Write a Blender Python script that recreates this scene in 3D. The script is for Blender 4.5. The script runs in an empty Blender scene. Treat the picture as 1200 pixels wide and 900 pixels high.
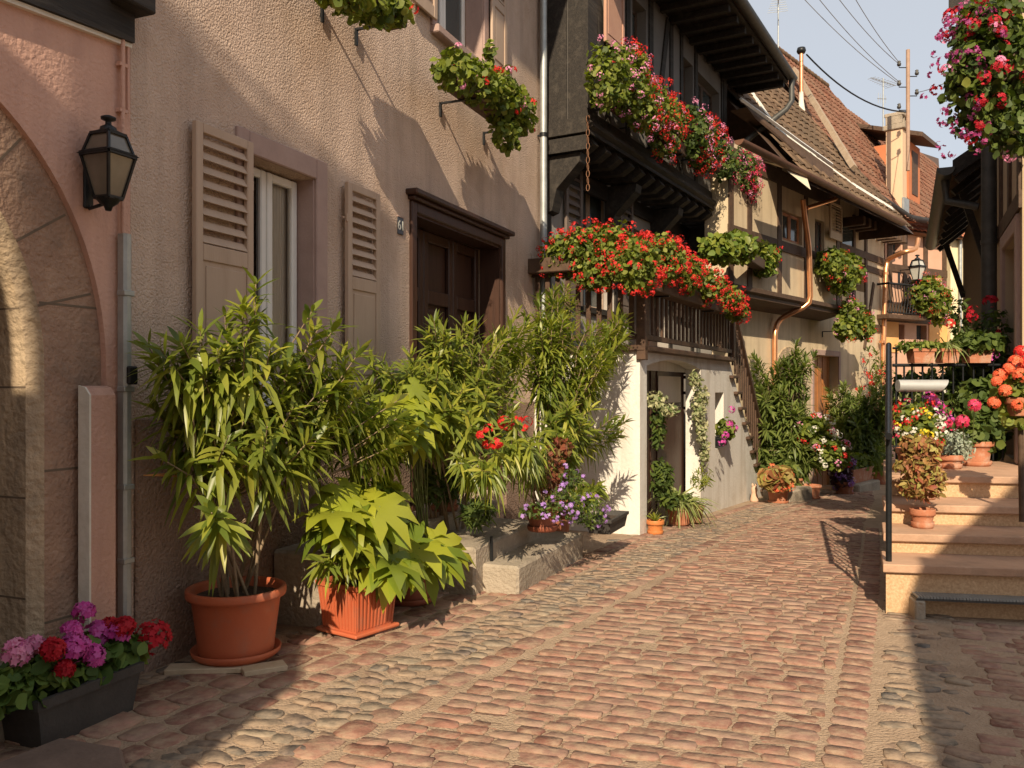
import bpy, math, random
import numpy as np
from mathutils import Vector, Matrix
R = math.radians
rng = np.random.default_rng(7)
random.seed(7)
sc = bpy.context.scene
C = sc.collection
# ---------------------------------------------------------------- camera
cam_d = bpy.data.cameras.new('camera'); cam = bpy.data.objects.new('camera', cam_d); C.objects.link(cam)
cam.location = (0, 0, 1.6); cam.rotation_euler = (R(90), 0, 0)
cam_d.sensor_width = 36; cam_d.lens = 30; cam_d.shift_y = 5/1200
cam_d.clip_start = 0.05; cam_d.clip_end = 2000
sc.camera = cam
# ---------------------------------------------------------------- light
SUN = Vector((-0.2572, -1.5142, 1.0)).normalized()      # towards the sun
w = bpy.data.worlds.new('World'); sc.world = w; w.use_nodes = True
nt = w.node_tree; bg = nt.nodes['Background']
sky = nt.nodes.new('ShaderNodeTexSky'); sky.sky_type = 'NISHITA'; sky.sun_disc = False
sky.sun_elevation = math.asin(SUN.z); sky.sun_rotation = math.atan2(SUN.x, SUN.y)
sky.air_density = 1.0; sky.dust_density = 1.5; sky.ozone_density = 1.0; sky.altitude = 0
smx = nt.nodes.new('ShaderNodeMix'); smx.data_type = 'RGBA'; smx.inputs[0].default_value = 0.62      # summer haze: clear sky and an even pale veil
nt.links.new(sky.outputs[0], smx.inputs[6]); smx.inputs[7].default_value = (8.6, 8.8, 9.1, 1)
nt.links.new(smx.outputs[2], bg.inputs[0]); bg.inputs[1].default_value = 0.074
sl = bpy.data.lights.new('sun', 'SUN'); sl.energy = 5.0; sl.angle = R(0.5); sl.color = (1.0, 0.83, 0.60)
so = bpy.data.objects.new('sun', sl); C.objects.link(so); so.location = (-10, -30, 30)
so.rotation_euler = SUN.to_track_quat('Z', 'Y').to_euler()
sc.view_settings.view_transform = 'Standard'; sc.view_settings.look = 'None'
sc.view_settings.gamma = 1; sc.view_settings.use_curve_mapping = False
sc.view_settings.exposure = 0.42
sc.view_settings.use_white_balance = False
sc.view_settings.white_balance_temperature = 7100
sc.view_settings.white_balance_tint = 10
# ---------------------------------------------------------------- picture -> place helpers
EY = 1.6; HY = 455.0; FX = 1000.0
SD = Vector((0.3754, 0.9269)); SN = Vector((0.9269, -0.3754))
def zg(x, y):
    s = x*SD.x + y*SD.y
    if s < 6: return 0.0
    if s < 9: return -0.05*(s-6)**2/6
    return -0.075 - 0.05*(min(s, 40)-9) 
def zgv(x, y):
    s = np.clip(x*SD.x + y*SD.y, None, 40)
    return np.where(s < 6, 0, np.where(s < 9, -0.05*(s-6)**2/6, -0.075-0.05*(s-9)))
def G(px, py):
    z = 0
    for _ in range(60):
        D = (EY-z)*FX/(py-HY); x = (px-600)/FX*D
        z = 0.5*z+0.5*zg(x, D)
    return Vector((x, D, z))
def ST(s, t, z=0.0): return Vector((s*SD.x+t*SN.x, s*SD.y+t*SN.y, z))
def toST(p): return (p[0]*SD.x+p[1]*SD.y, p[0]*SN.x+p[1]*SN.y)
class Fac:
    """a vertical plane: origin (x,y), heading a (deg from +Y to the right); u along, o out (towards the street), z up"""
    def __init__(s, x, y, a):
        s.x, s.y = x, y; s.a = R(a); s.d = (math.sin(s.a), math.cos(s.a)); s.n = (math.cos(s.a), -math.sin(s.a))
        s.rot = math.pi/2 - s.a
    def U(s, px, o=0.0):
        k = (px-600)/FX; x0 = s.x+o*s.n[0]; y0 = s.y+o*s.n[1]
        return (k*y0-x0)/(s.d[0]-k*s.d[1])
    def W(s, u, o, z): return Vector((s.x+u*s.d[0]+o*s.n[0], s.y+u*s.d[1]+o*s.n[1], z))
    def at(s, px, py, o=0.0):
        u = s.U(px, o); D = s.W(u, o, 0).y
        return u, EY+(HY-py)/FX*D
    def Z(s, px, py, o=0.0): return s.at(px, py, o)[1]
def at_t(px, py, t):
    k = (px-600)/FX
    s = t*(SN.x-k*SN.y)/(k*SD.y-SD.x); p = ST(s, t); return Vector((p.x, p.y, EY+(HY-py)/FX*p.y))
def atD(px, py, D): return Vector(((px-600)/FX*D, D, EY+(HY-py)/FX*D))
# ---------------------------------------------------------------- materials
MATS = {}
def _bsdf(name, rough, metal=0.0, spec=0.5):
    m = bpy.data.materials.new(name); m.use_nodes = True
    b = m.node_tree.nodes['Principled BSDF']; b.inputs['Roughness'].default_value = rough
    b.inputs['Metallic'].default_value = metal; b.inputs['Specular IOR Level'].default_value = spec
    return m, m.node_tree, b
def col4(c): return (c[0], c[1], c[2], 1)
def surf(name, c1, c2=None, scale=3.0, rough=0.8, bump=0.0, bscale=40.0, metal=0.0, spec=0.4, detail=5, stretch=None, c3=None, s3=0.6, bdist=0.01, vor=0.0, streak=None):
    """procedural: two tones mixed by noise, a third broad stain tone, noise (+cell) bump"""
    if name in MATS: return MATS[name]
    m, t, b = _bsdf(name, rough, metal, spec); N = t.nodes.new; L = t.links.new
    tc = N('ShaderNodeTexCoord'); src = tc.outputs['Object']
    if stretch:
        mp = N('ShaderNodeMapping'); mp.inputs['Scale'].default_value = stretch; L(src, mp.inputs[0]); src = mp.outputs[0]
    c2 = c2 or tuple(min(1, v*1.25) for v in c1)
    n = N('ShaderNodeTexNoise'); n.inputs['Scale'].default_value = scale; n.inputs['Detail'].default_value = detail; n.inputs['Roughness'].default_value = 0.65
    L(src, n.inputs['Vector'])
    r = N('ShaderNodeValToRGB'); r.color_ramp.elements[0].position = 0.3; r.color_ramp.elements[1].position = 0.7
    r.color_ramp.elements[0].color = col4(c1); r.color_ramp.elements[1].color = col4(c2); L(n.outputs['Fac'], r.inputs[0])
    out = r.outputs[0]
    if c3:
        n2 = N('ShaderNodeTexNoise'); n2.inputs['Scale'].default_value = s3; n2.inputs['Detail'].default_value = 6; n2.inputs['Roughness'].default_value = 0.7; L(src, n2.inputs['Vector'])
        r2 = N('ShaderNodeValToRGB'); r2.color_ramp.elements[0].position = 0.5; r2.color_ramp.elements[1].position = 0.72; L(n2.outputs['Fac'], r2.inputs[0])
        mx = N('ShaderNodeMix'); mx.data_type = 'RGBA'; L(r2.outputs[0], mx.inputs[0]); L(out, mx.inputs[6]); mx.inputs[7].default_value = col4(c3); out = mx.outputs[2]
    if streak:
        mq = N('ShaderNodeMapping'); mq.inputs['Scale'].default_value = (2.6, 2.6, 0.22); L(tc.outputs['Object'], mq.inputs[0])
        n4 = N('ShaderNodeTexNoise'); n4.inputs['Scale'].default_value = 1.6; n4.inputs['Detail'].default_value = 7; n4.inputs['Roughness'].default_value = 0.62; L(mq.outputs[0], n4.inputs['Vector'])
        r4 = N('ShaderNodeValToRGB'); r4.color_ramp.elements[0].position = 0.46; r4.color_ramp.elements[1].position = 0.70; r4.color_ramp.elements[1].color = (.75, .75, .75, 1); L(n4.outputs['Fac'], r4.inputs[0])
        m4 = N('ShaderNodeMix'); m4.data_type = 'RGBA'; L(r4.outputs[0], m4.inputs[0]); L(out, m4.inputs[6]); m4.inputs[7].default_value = col4(streak); out = m4.outputs[2]
    L(out, b.inputs['Base Color'])
    if bump:
        nb = N('ShaderNodeTexNoise'); nb.inputs['Scale'].default_value = bscale; nb.inputs['Detail'].default_value = 4; L(src, nb.inputs['Vector'])
        h = nb.outputs['Fac']
        if vor:
            v = N('ShaderNodeTexVoronoi'); v.inputs['Scale'].default_value = bscale*1.3; v.feature = 'SMOOTH_F1'; L(src, v.inputs['Vector'])
            ma = N('ShaderNodeMath'); ma.operation = 'MULTIPLY_ADD'; L(v.outputs['Distance'], ma.inputs[0]); ma.inputs[1].default_value = -vor; L(h, ma.inputs[2]); h = ma.outputs[0]
        bp = N('ShaderNodeBump'); bp.inputs['Strength'].default_value = bump; bp.inputs['Distance'].default_value = bdist
        L(h, bp.inputs['Height']); L(bp.outputs[0], b.inputs['Normal'])
    MATS[name] = m; return m
def island(name, cols, rough=0.6, trans=0.0, tcol=None, bump=0, bscale=60, spec=0.4, dirt=None, dscale=2.5, fine=None):
    """every loose piece (leaf, petal, stone, tile) takes its own tone from a list"""
    if name in MATS: return MATS[name]
    m, t, b = _bsdf(name, rough, 0, spec); N = t.nodes.new; L = t.links.new
    g = N('ShaderNodeNewGeometry'); r = N('ShaderNodeValToRGB'); cr = r.color_ramp; cr.interpolation = 'LINEAR'
    while len(cr.elements) < len(cols): cr.elements.new(0.5)
    for i, c in enumerate(cols): cr.elements[i].position = i/(len(cols)-1); cr.elements[i].color = col4(c)
    L(g.outputs['Random Per Island'], r.inputs[0]); out = r.outputs[0]
    tc = N('ShaderNodeTexCoord')
    if fine:
        nf = N('ShaderNodeTexNoise'); nf.inputs['Scale'].default_value = fine; nf.inputs['Detail'].default_value = 5; L(tc.outputs['Object'], nf.inputs['Vector'])
        hs = N('ShaderNodeHueSaturation'); mr = N('ShaderNodeMapRange'); L(nf.outputs['Fac'], mr.inputs[0]); mr.inputs[1].default_value = 0.3; mr.inputs[2].default_value = 0.7; mr.inputs[3].default_value = 0.7; mr.inputs[4].default_value = 1.3
        L(mr.outputs[0], hs.inputs['Value']); L(out, hs.inputs['Color']); out = hs.outputs[0]
    if dirt:
        n2 = N('ShaderNodeTexNoise'); n2.inputs['Scale'].default_value = dscale; n2.inputs['Detail'].default_value = 7; n2.inputs['Roughness'].default_value = 0.7; L(tc.outputs['Object'], n2.inputs['Vector'])
        r2 = N('ShaderNodeValToRGB'); r2.color_ramp.elements[0].position = 0.42; r2.color_ramp.elements[1].position = 0.68; L(n2.outputs['Fac'], r2.inputs[0])
        mx = N('ShaderNodeMix'); mx.data_type = 'RGBA'; L(r2.outputs[0], mx.inputs[0]); L(out, mx.inputs[6]); mx.inputs[7].default_value = col4(dirt); out = mx.outputs[2]
    L(out, b.inputs['Base Color'])
    if bump:
        nb = N('ShaderNodeTexNoise'); nb.inputs['Scale'].default_value = bscale; nb.inputs['Detail'].default_value = 5; L(tc.outputs['Object'], nb.inputs['Vector'])
        bp = N('ShaderNodeBump'); bp.inputs['Strength'].default_value = bump; bp.inputs['Distance'].default_value = 0.01; L(nb.outputs['Fac'], bp.inputs['Height']); L(bp.outputs[0], b.inputs['Normal'])
    if trans:
        tr = N('ShaderNodeBsdfTranslucent'); ms = N('ShaderNodeMixShader'); ms.inputs[0].default_value = trans
        if tcol:
            mm = N('ShaderNodeMix'); mm.data_type = 'RGBA'; mm.blend_type = 'MULTIPLY'; mm.inputs[0].default_value = 1; L(out, mm.inputs[6]); mm.inputs[7].default_value = col4(tcol); L(mm.outputs[2], tr.inputs[0])
        else: L(out, tr.inputs[0])
        L(b.outputs[0], ms.inputs[1]); L(tr.outputs[0], ms.inputs[2]); L(ms.outputs[0], t.nodes['Material Output'].inputs[0])
    MATS[name] = m; return m
def glassm(name, col=(0.05, 0.06, 0.06), rough=0.08):
    if name in MATS: return MATS[name]
    m, t, b = _bsdf(name, rough, 0, 0.7); N = t.nodes.new; L = t.links.new
    n = N('ShaderNodeTexNoise'); n.inputs['Scale'].default_value = 3; tc = N('ShaderNodeTexCoord'); L(tc.outputs['Object'], n.inputs['Vector'])
    r = N('ShaderNodeValToRGB'); r.color_ramp.elements[0].color = col4(col); r.color_ramp.elements[1].color = col4(tuple(v*1.5 for v in col)); L(n.outputs['Fac'], r.inputs[0]); L(r.outputs[0], b.inputs['Base Color'])
    MATS[name] = m; return m
def stone_by_height(name, lo, hi, z0, z1, **k): ...
# plaster, stone, wood
M_cream = surf('cream_roughcast', (0.52, 0.385, 0.305), (0.62, 0.475, 0.38), 2.2, 0.9, 0.85, 66, c3=(0.43, 0.30, 0.215), s3=0.9, streak=(0.38, 0.285, 0.225), bdist=0.016, vor=0.6)
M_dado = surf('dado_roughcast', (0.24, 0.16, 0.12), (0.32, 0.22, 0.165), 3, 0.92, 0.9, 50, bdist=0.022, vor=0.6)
M_pink = surf('pink_plaster', (0.55, 0.33, 0.255), (0.63, 0.39, 0.30), 1.6, 0.9, 0.6, 45, c3=(0.50, 0.29, 0.22), bdist=0.015, streak=(0.42, 0.25, 0.20))
M_bstone = surf('brown_sandstone', (0.27, 0.165, 0.115), (0.38, 0.25, 0.175), 6, 0.9, 0.8, 40, c3=(0.20, 0.14, 0.105), s3=2.5, bdist=0.02, vor=.3)
M_ystone = surf('worn_stone', (0.42, 0.31, 0.20), (0.56, 0.43, 0.29), 3, 0.88, 0.8, 24, c3=(0.17, 0.14, 0.11), s3=1.8, bdist=0.03, streak=(.22, .17, .12))
M_mauve = surf('mauve_stone', (0.34, 0.235, 0.205), (0.41, 0.29, 0.25), 4, 0.8, 0.25, 50)
M_shut = surf('taupe_paint', (0.42, 0.305, 0.225), (0.49, 0.365, 0.275), 5, 0.6, 0.15, 80, stretch=(1, 1, 0.15), c3=(0.34, 0.235, 0.165), s3=2.5)
M_white = surf('white_paint', (0.70, 0.68, 0.64), (0.78, 0.76, 0.72), 5, 0.5)
M_dwood = surf('dark_door_wood', (0.035, 0.014, 0.008), (0.065, 0.027, 0.015), 8, 0.5, 0.2, 30, stretch=(3, 3, 0.2))
M_beam = surf('black_timber', (0.012, 0.010, 0.009), (0.035, 0.028, 0.022), 10, 0.75, 0.5, 30, stretch=(0.3, 3, 3), c3=(0.06, 0.05, 0.04), s3=3)
M_brown = surf('brown_timber', (0.06, 0.034, 0.02), (0.11, 0.065, 0.04), 10, 0.7, 0.4, 30)
M_railw = surf('railing_wood', (0.055, 0.030, 0.018), (0.10, 0.055, 0.033), 8, 0.65, 0.3, 40)
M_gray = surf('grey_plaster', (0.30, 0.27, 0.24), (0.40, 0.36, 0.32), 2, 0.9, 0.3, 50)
M_wplast = surf('whitewash', (0.66, 0.63, 0.58), (0.74, 0.71, 0.66), 2, 0.88, 0.5, 25, c3=(0.55, 0.50, 0.43), s3=1.5, streak=(0.52, 0.47, 0.40))
M_creamp = surf('cream_plaster', (0.55, 0.44, 0.30), (0.65, 0.53, 0.36), 2, 0.88, 0.25, 50, streak=(0.40, 0.31, 0.21))
M_yellow = surf('pale_yellow_plaster', (0.66, 0.56, 0.36), (0.74, 0.64, 0.42), 2, 0.88, 0.2, 50)
M_orange = surf('orange_plaster', (0.48, 0.16, 0.07), (0.54, 0.20, 0.09), 2, 0.88, 0.2, 50)
M_rose = surf('rose_plaster', (0.55, 0.32, 0.22), (0.62, 0.38, 0.27), 2, 0.88, 0.2, 50)
M_iron = surf('black_iron', (0.010, 0.011, 0.012), (0.02, 0.022, 0.025), 20, 0.42, 0.1, 80, metal=0.3)
M_zinc = surf('zinc', (0.32, 0.34, 0.34), (0.45, 0.47, 0.46), 9, 0.5, 0.1, 50, metal=0.6)
M_dzinc = surf('weathered_zinc', (0.06, 0.06, 0.057), (0.10, 0.097, 0.09), 9, 0.55, metal=0.4)
M_copper = surf('copper', (0.72, 0.33, 0.16), (0.85, 0.44, 0.23), 6, 0.32, metal=0.85)
M_terra = surf('terracotta_plastic', (0.44, 0.105, 0.045), (0.50, 0.135, 0.06), 3, 0.55, 0.08, 60, c3=(0.36, 0.14, 0.085), s3=5)
M_clay = surf('terracotta', (0.38, 0.135, 0.07), (0.46, 0.19, 0.10), 6, 0.85, 0.3, 60, c3=(0.46, 0.33, 0.25), s3=7)
M_soil = surf('soil', (0.04, 0.027, 0.018), (0.10, 0.07, 0.05), 30, 0.95, 0.8, 60, bdist=0.02)
M_bark = surf('pale_bark', (0.17, 0.12, 0.075), (0.30, 0.22, 0.14), 20, 0.85, 0.4, 60)
M_stemg = surf('green_stem', (0.10, 0.14, 0.04), (0.17, 0.20, 0.07), 20, 0.7)
M_step = surf('grey_step_stone', (0.30, 0.25, 0.19), (0.40, 0.335, 0.26), 5, 0.9, 0.8, 35, c3=(0.20, 0.165, 0.125), s3=2, bdist=0.02)
M_rstep = surf('rose_sandstone', (0.42, 0.255, 0.165), (0.52, 0.33, 0.22), 4, 0.85, 0.4, 50, c3=(0.33, 0.21, 0.14), s3=3)
M_speck = surf('speckled_riser', (0.42, 0.25, 0.13), (0.66, 0.45, 0.27), 60, 0.85, 0.4, 90)
M_plank = surf('pale_wood', (0.42, 0.33, 0.22), (0.55, 0.44, 0.31), 12, 0.8, 0.2, 60)
M_sand = surf('sandy_joint', (0.335, 0.24, 0.162), (0.43, 0.315, 0.22), 9, 0.95, 0.9, 60, c3=(0.27, 0.185, 0.125), s3=2, bdist=0.02)
M_mortar = surf('lime_mortar', (0.62, 0.58, 0.50), (0.74, 0.70, 0.62), 9, 0.9, 0.4, 30)
M_trough = surf('charcoal_trough', (0.035, 0.032, 0.03), (0.06, 0.055, 0.05), 7, 0.7, 0.3, 60)
M_glass = glassm('dark_glass')
def clear_glass():
    m = bpy.data.materials.new('clear_pane'); m.use_nodes = True; t = m.node_tree; t.nodes.clear(); N = t.nodes.new; L = t.links.new
    o = N('ShaderNodeOutputMaterial'); tr = N('ShaderNodeBsdfTransparent'); tr.inputs[0].default_value = (.95, .95, .93, 1); g = N('ShaderNodeBsdfGlossy'); g.inputs['Roughness'].default_value = .03
    f = N('ShaderNodeFresnel'); f.inputs[0].default_value = 1.6; ms = N('ShaderNodeMixShader'); L(f.outputs[0], ms.inputs[0]); L(tr.outputs[0], ms.inputs[1]); L(g.outputs[0], ms.inputs[2]); L(ms.outputs[0], o.inputs[0]); return m
M_clear = clear_glass()
M_lglass = surf('frosted_pane', (0.42, 0.42, 0.38), (0.52, 0.52, 0.47), 3, 0.25, spec=0.6)
M_curtain = surf('curtain_cloth', (0.55, 0.47, 0.38), (0.68, 0.60, 0.50), 14, 0.9, stretch=(6, 6, 0.3))
# plants
M_ole = island('oleander_leaf', [(0.10, 0.145, 0.025), (0.19, 0.235, 0.035), (0.31, 0.33, 0.045), (0.14, 0.185, 0.03), (0.44, 0.42, 0.065)], 0.38, 0.42, (1.2, 1.35, 0.5), spec=0.5)
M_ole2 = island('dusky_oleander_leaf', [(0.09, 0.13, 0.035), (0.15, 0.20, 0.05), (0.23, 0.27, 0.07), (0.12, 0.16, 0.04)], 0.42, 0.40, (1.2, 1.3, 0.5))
M_fat = island('fatsia_leaf', [(0.14, 0.20, 0.025), (0.24, 0.30, 0.03), (0.38, 0.39, 0.035), (0.18, 0.24, 0.03)], 0.35, 0.38, (1.2, 1.3, 0.5), spec=0.5)
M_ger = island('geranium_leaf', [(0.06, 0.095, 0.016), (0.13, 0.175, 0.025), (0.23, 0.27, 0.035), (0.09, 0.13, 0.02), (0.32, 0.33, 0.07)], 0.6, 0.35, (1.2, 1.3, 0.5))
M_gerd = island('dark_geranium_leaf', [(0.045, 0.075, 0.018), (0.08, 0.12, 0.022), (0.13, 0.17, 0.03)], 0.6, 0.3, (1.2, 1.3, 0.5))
M_ivy = island('variegated_leaf', [(0.20, 0.24, 0.08), (0.55, 0.52, 0.30), (0.12, 0.18, 0.05), (0.60, 0.57, 0.36)], 0.6, 0.3)
M_spid = island('spider_plant_leaf', [(0.22, 0.28, 0.06), (0.5, 0.5, 0.25), (0.14, 0.22, 0.05), (0.35, 0.38, 0.12)], 0.5, 0.35)
M_coleus = island('coleus_leaf', [(0.28, 0.06, 0.035), (0.40, 0.20, 0.07), (0.40, 0.38, 0.10), (0.22, 0.05, 0.03), (0.30, 0.28, 0.07)], 0.6, 0.3)
M_silver = island('silver_leaf', [(0.30, 0.34, 0.26), (0.40, 0.44, 0.34), (0.22, 0.28, 0.20)], 0.7, 0.2)
def petal(name, cols): return island(name, cols, 0.6, 0.3)
P_red = petal('red_petal', [(0.55, 0.015, 0.012), (0.75, 0.04, 0.02), (0.62, 0.02, 0.03), (0.80, 0.08, 0.05)])
P_crim = petal('crimson_petal', [(0.38, 0.008, 0.02), (0.55, 0.015, 0.035), (0.45, 0.01, 0.02)])
P_pink = petal('pink_petal', [(0.75, 0.22, 0.42), (0.82, 0.38, 0.55), (0.68, 0.16, 0.38)])
P_mag = petal('magenta_petal', [(0.55, 0.04, 0.30), (0.66, 0.10, 0.42), (0.60, 0.14, 0.46)])
P_vio = petal('violet_petal', [(0.30, 0.12, 0.50), (0.42, 0.22, 0.62), (0.60, 0.45, 0.70)])
P_wht = petal('white_petal', [(0.75, 0.72, 0.62), (0.82, 0.80, 0.72)])
P_yel = petal('yellow_petal', [(0.80, 0.58, 0.02), (0.88, 0.70, 0.05)])
P_org = petal('salmon_petal', [(0.85, 0.14, 0.05), (0.88, 0.24, 0.11), (0.80, 0.10, 0.06)])
P_vred = petal('rosy_red_petal', [(0.65, 0.03, 0.10), (0.75, 0.08, 0.20), (0.60, 0.02, 0.05)])
# stones and tiles
M_sett = island('red_sett', [(0.17, 0.075, 0.052), (0.28, 0.14, 0.10), (0.33, 0.19, 0.14), (0.22, 0.105, 0.078), (0.30, 0.19, 0.145), (0.19, 0.085, 0.062), (0.34, 0.215, 0.155)], 0.85, bump=1.0, bscale=26, dirt=(0.36, 0.255, 0.175), dscale=11, fine=10)
M_cob = island('river_cobble', [(0.15, 0.125, 0.10), (0.22, 0.18, 0.135), (0.28, 0.20, 0.14), (0.19, 0.15, 0.115), (0.27, 0.16, 0.11), (0.12, 0.11, 0.10), (0.30, 0.24, 0.17)], 0.8, bump=0.8, bscale=35, dirt=(0.33, 0.24, 0.165), dscale=9, fine=18)
M_tileg = island('brown_grey_tile', [(0.105, 0.062, 0.038), (0.155, 0.098, 0.06), (0.20, 0.13, 0.08), (0.125, 0.078, 0.05)], 0.9, spec=0.15, bump=0.4, bscale=12, dirt=(0.10, 0.072, 0.046), dscale=1.2, fine=6)
M_tiler = island('red_brown_tile', [(0.14, 0.055, 0.034), (0.19, 0.08, 0.048), (0.23, 0.11, 0.07), (0.155, 0.066, 0.04)], 0.9, spec=0.15, bump=0.4, bscale=12, dirt=(0.20, 0.125, 0.085), dscale=1.5, fine=6)
M_tileo = island('orange_tile', [(0.45, 0.16, 0.08), (0.55, 0.22, 0.12), (0.50, 0.19, 0.10)], 0.85, fine=6)
# ---------------------------------------------------------------- objects
def tag(o, label=None, cat=None, group=None, kind=None):
    if label: o['label'] = label
    if cat: o['category'] = cat
    if group: o['group'] = group
    if kind: o['kind'] = kind
    return o
def thing(name, label, cat, loc=(0, 0, 0), rz=0, group=None):
    o = bpy.data.objects.new(name, None); C.objects.link(o); o.location = loc; o.rotation_euler = (0, 0, rz)
    o.empty_display_size = 0.2
    return tag(o, label, cat, group)
SPLIT = {'dado', 'bracket', 'joist', 'rafter', 'plaster_panel', 'joint', 'bloom', 'red_bloom', 'pink_bloom', 'blossom', 'violet_spray', 'clip', 'collar', 'hinge', 'pipe_collar', 'insulator', 'ear', 'window', 'downpipe', 'bar', 'links', 'beam'}
def whole(f):
    def g(s, *a, **k):
        if s.lock: return f(s, *a, **k)
        s.lock = True; s.pieces.append((s.n, len(s.f))); r = f(s, *a, **k); s.lock = False; return r
    return g
class MB:
    def __init__(s): s.v = []; s.f = []; s.n = 0; s.sm = []; s.mi = []; s.cur = 0; s.lock = False; s.pieces = []
    def add(s, v, f, smooth=False):
        if not s.lock: s.pieces.append((s.n, len(s.f)))
        v = np.asarray(v, float).reshape(-1, 3); b = s.n
        s.v.append(v); s.n += len(v)
        for q in f: s.f.append(tuple(int(i)+b for i in q))
        s.sm += [smooth]*len(f); s.mi += [s.cur]*len(f)
    def build(s, name, mat, parent=None, loc=None, rz=None, label=None, fused=False):
        if name in SPLIT and len(s.pieces) > 1 and parent is not None and not fused:
            V = np.concatenate(s.v); P = s.pieces+[(s.n, len(s.f))]; o = None; n = len(s.pieces); cut = min(n, 99 if n > 100 else 100)
            rngs = [(P[i], P[i+1]) for i in range(cut)]+([(P[cut], P[n])] if n > cut else [])
            for k, ((v0, f0), (v1, f1)) in enumerate(rngs):
                m = MB(); m.v = [V[v0:v1]]; m.n = v1-v0; m.f = [tuple(q-v0 for q in f) for f in s.f[f0:f1]]; m.sm = s.sm[f0:f1]; m.mi = s.mi[f0:f1]; m.pieces = [(0, 0)]
                o = m.build(name, mat, parent, loc, rz, label)
                if k == 100 or (n > 100 and k == cut): o['kind'] = 'stuff'
            return o
        me = bpy.data.meshes.new(name)
        if s.n: me.from_pydata(np.concatenate(s.v).tolist(), [], s.f)
        mats = mat if isinstance(mat, (list, tuple)) else [mat]
        for m in mats: me.materials.append(m)
        if s.f:
            me.polygons.foreach_set('use_smooth', s.sm); me.polygons.foreach_set('material_index', s.mi)
        me.update()
        o = bpy.data.objects.new(name, me); C.objects.link(o)
        if parent is not None: o.parent = parent
        if loc is not None: o.location = loc
        if rz is not None: o.rotation_euler = (0, 0, rz)
        if label: o['label'] = label
        return o
    # --- shapes (local x along, y inward, z up)
    @whole
    def box(s, x0, x1, y0, y1, z0, z1, bev=0.0):
        x0, x1 = min(x0, x1), max(x0, x1); y0, y1 = min(y0, y1), max(y0, y1); z0, z1 = min(z0, z1), max(z0, z1)
        b = min(bev, (x1-x0)*.4, (y1-y0)*.4, (z1-z0)*.4)
        if b <= 0:
            s.add([(x, y, z) for x in (x0, x1) for y in (y0, y1) for z in (z0, z1)],
                  [(0, 1, 3, 2), (4, 6, 7, 5), (0, 4, 5, 1), (2, 3, 7, 6), (0, 2, 6, 4), (1, 5, 7, 3)]); return
        v = []; 
        def ring(z, i): return [(x0+i, y0+b-0*i+(0 if i else 0), z)]
        def oct_(z, i):   # chamfered rectangle
            X0, X1, Y0, Y1 = x0+i, x1-i, y0+i, y1-i
            return [(X0+b, Y0, z), (X1-b, Y0, z), (X1, Y0+b, z), (X1, Y1-b, z), (X1-b, Y1, z), (X0+b, Y1, z), (X0, Y1-b, z), (X0, Y0+b, z)]
        def rect(z):
            return [(x0+b, y0+b, z), (x1-b, y0+b, z), (x1-b, y0+b, z), (x1-b, y1-b, z), (x1-b, y1-b, z), (x0+b, y1-b, z), (x0+b, y1-b, z), (x0+b, y0+b, z)]
        V = [(x0+b, y0+b, z0), (x1-b, y0+b, z0), (x1-b, y1-b, z0), (x0+b, y1-b, z0)]
        V += oct_(z0+b, 0); V += oct_(z1-b, 0); V += [(x0+b, y0+b, z1), (x1-b, y0+b, z1), (x1-b, y1-b, z1), (x0+b, y1-b, z1)]
        F = [(3, 2, 1, 0), (20, 21, 22, 23)]
        for i in range(8): j = (i+1) % 8; F.append((4+i, 4+j, 12+j, 12+i))
        for k in range(4):
            a, c = 4+2*k, 4+2*k+1; n = (k+1) % 4
            F.append((k, n, c, a)); F.append((n, 4+(2*k+2) % 8, c))
            a2, c2 = 12+2*k, 12+2*k+1
            F.append((a2, c2, 20+n, 20+k)); F.append((c2, 12+(2*k+2) % 8, 20+n))
        s.add(V, F)
    @whole
    def tube(s, pts, r, n=10, smooth=True, caps=True):
        pts = [Vector(p) for p in pts]; rs = r if isinstance(r, (list, tuple)) else [r]*len(pts)
        V = []; prev = None
        for i, p in enumerate(pts):
            d = (pts[min(i+1, len(pts)-1)]-pts[max(i-1, 0)])
            d = d.normalized() if d.length > 1e-9 else Vector((0, 0, 1))
            if prev is None: a = d.orthogonal().normalized()
            else:
                a = prev-d*prev.dot(d); a = a.normalized() if a.length > 1e-6 else d.orthogonal().normalized()
            prev = a; b = d.cross(a)
            for k in range(n):
                t = 2*math.pi*k/n; V.append(p+(a*math.cos(t)+b*math.sin(t))*rs[i])
        F = []
        for i in range(len(pts)-1):
            for k in range(n):
                q = (k+1) % n; F.append((i*n+k, i*n+q, (i+1)*n+q, (i+1)*n+k))
        s.add([tuple(v) for v in V], F, smooth)
        if caps:
            s.add([tuple(v) for v in V[:n]], [tuple(range(n))[::-1]]); s.add([tuple(v) for v in V[-n:]], [tuple(range(n))])
    @whole
    def lathe(s, prof, n=32, c=(0, 0, 0), smooth=True):
        V = []; F = []
        for (r, z) in prof:
            for k in range(n):
                t = 2*math.pi*k/n; V.append((c[0]+r*math.cos(t), c[1]+r*math.sin(t), c[2]+z))
        for i in range(len(prof)-1):
            for k in range(n):
                q = (k+1) % n; F.append((i*n+k, i*n+q, (i+1)*n+q, (i+1)*n+k))
        s.add(V, F, smooth)
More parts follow.
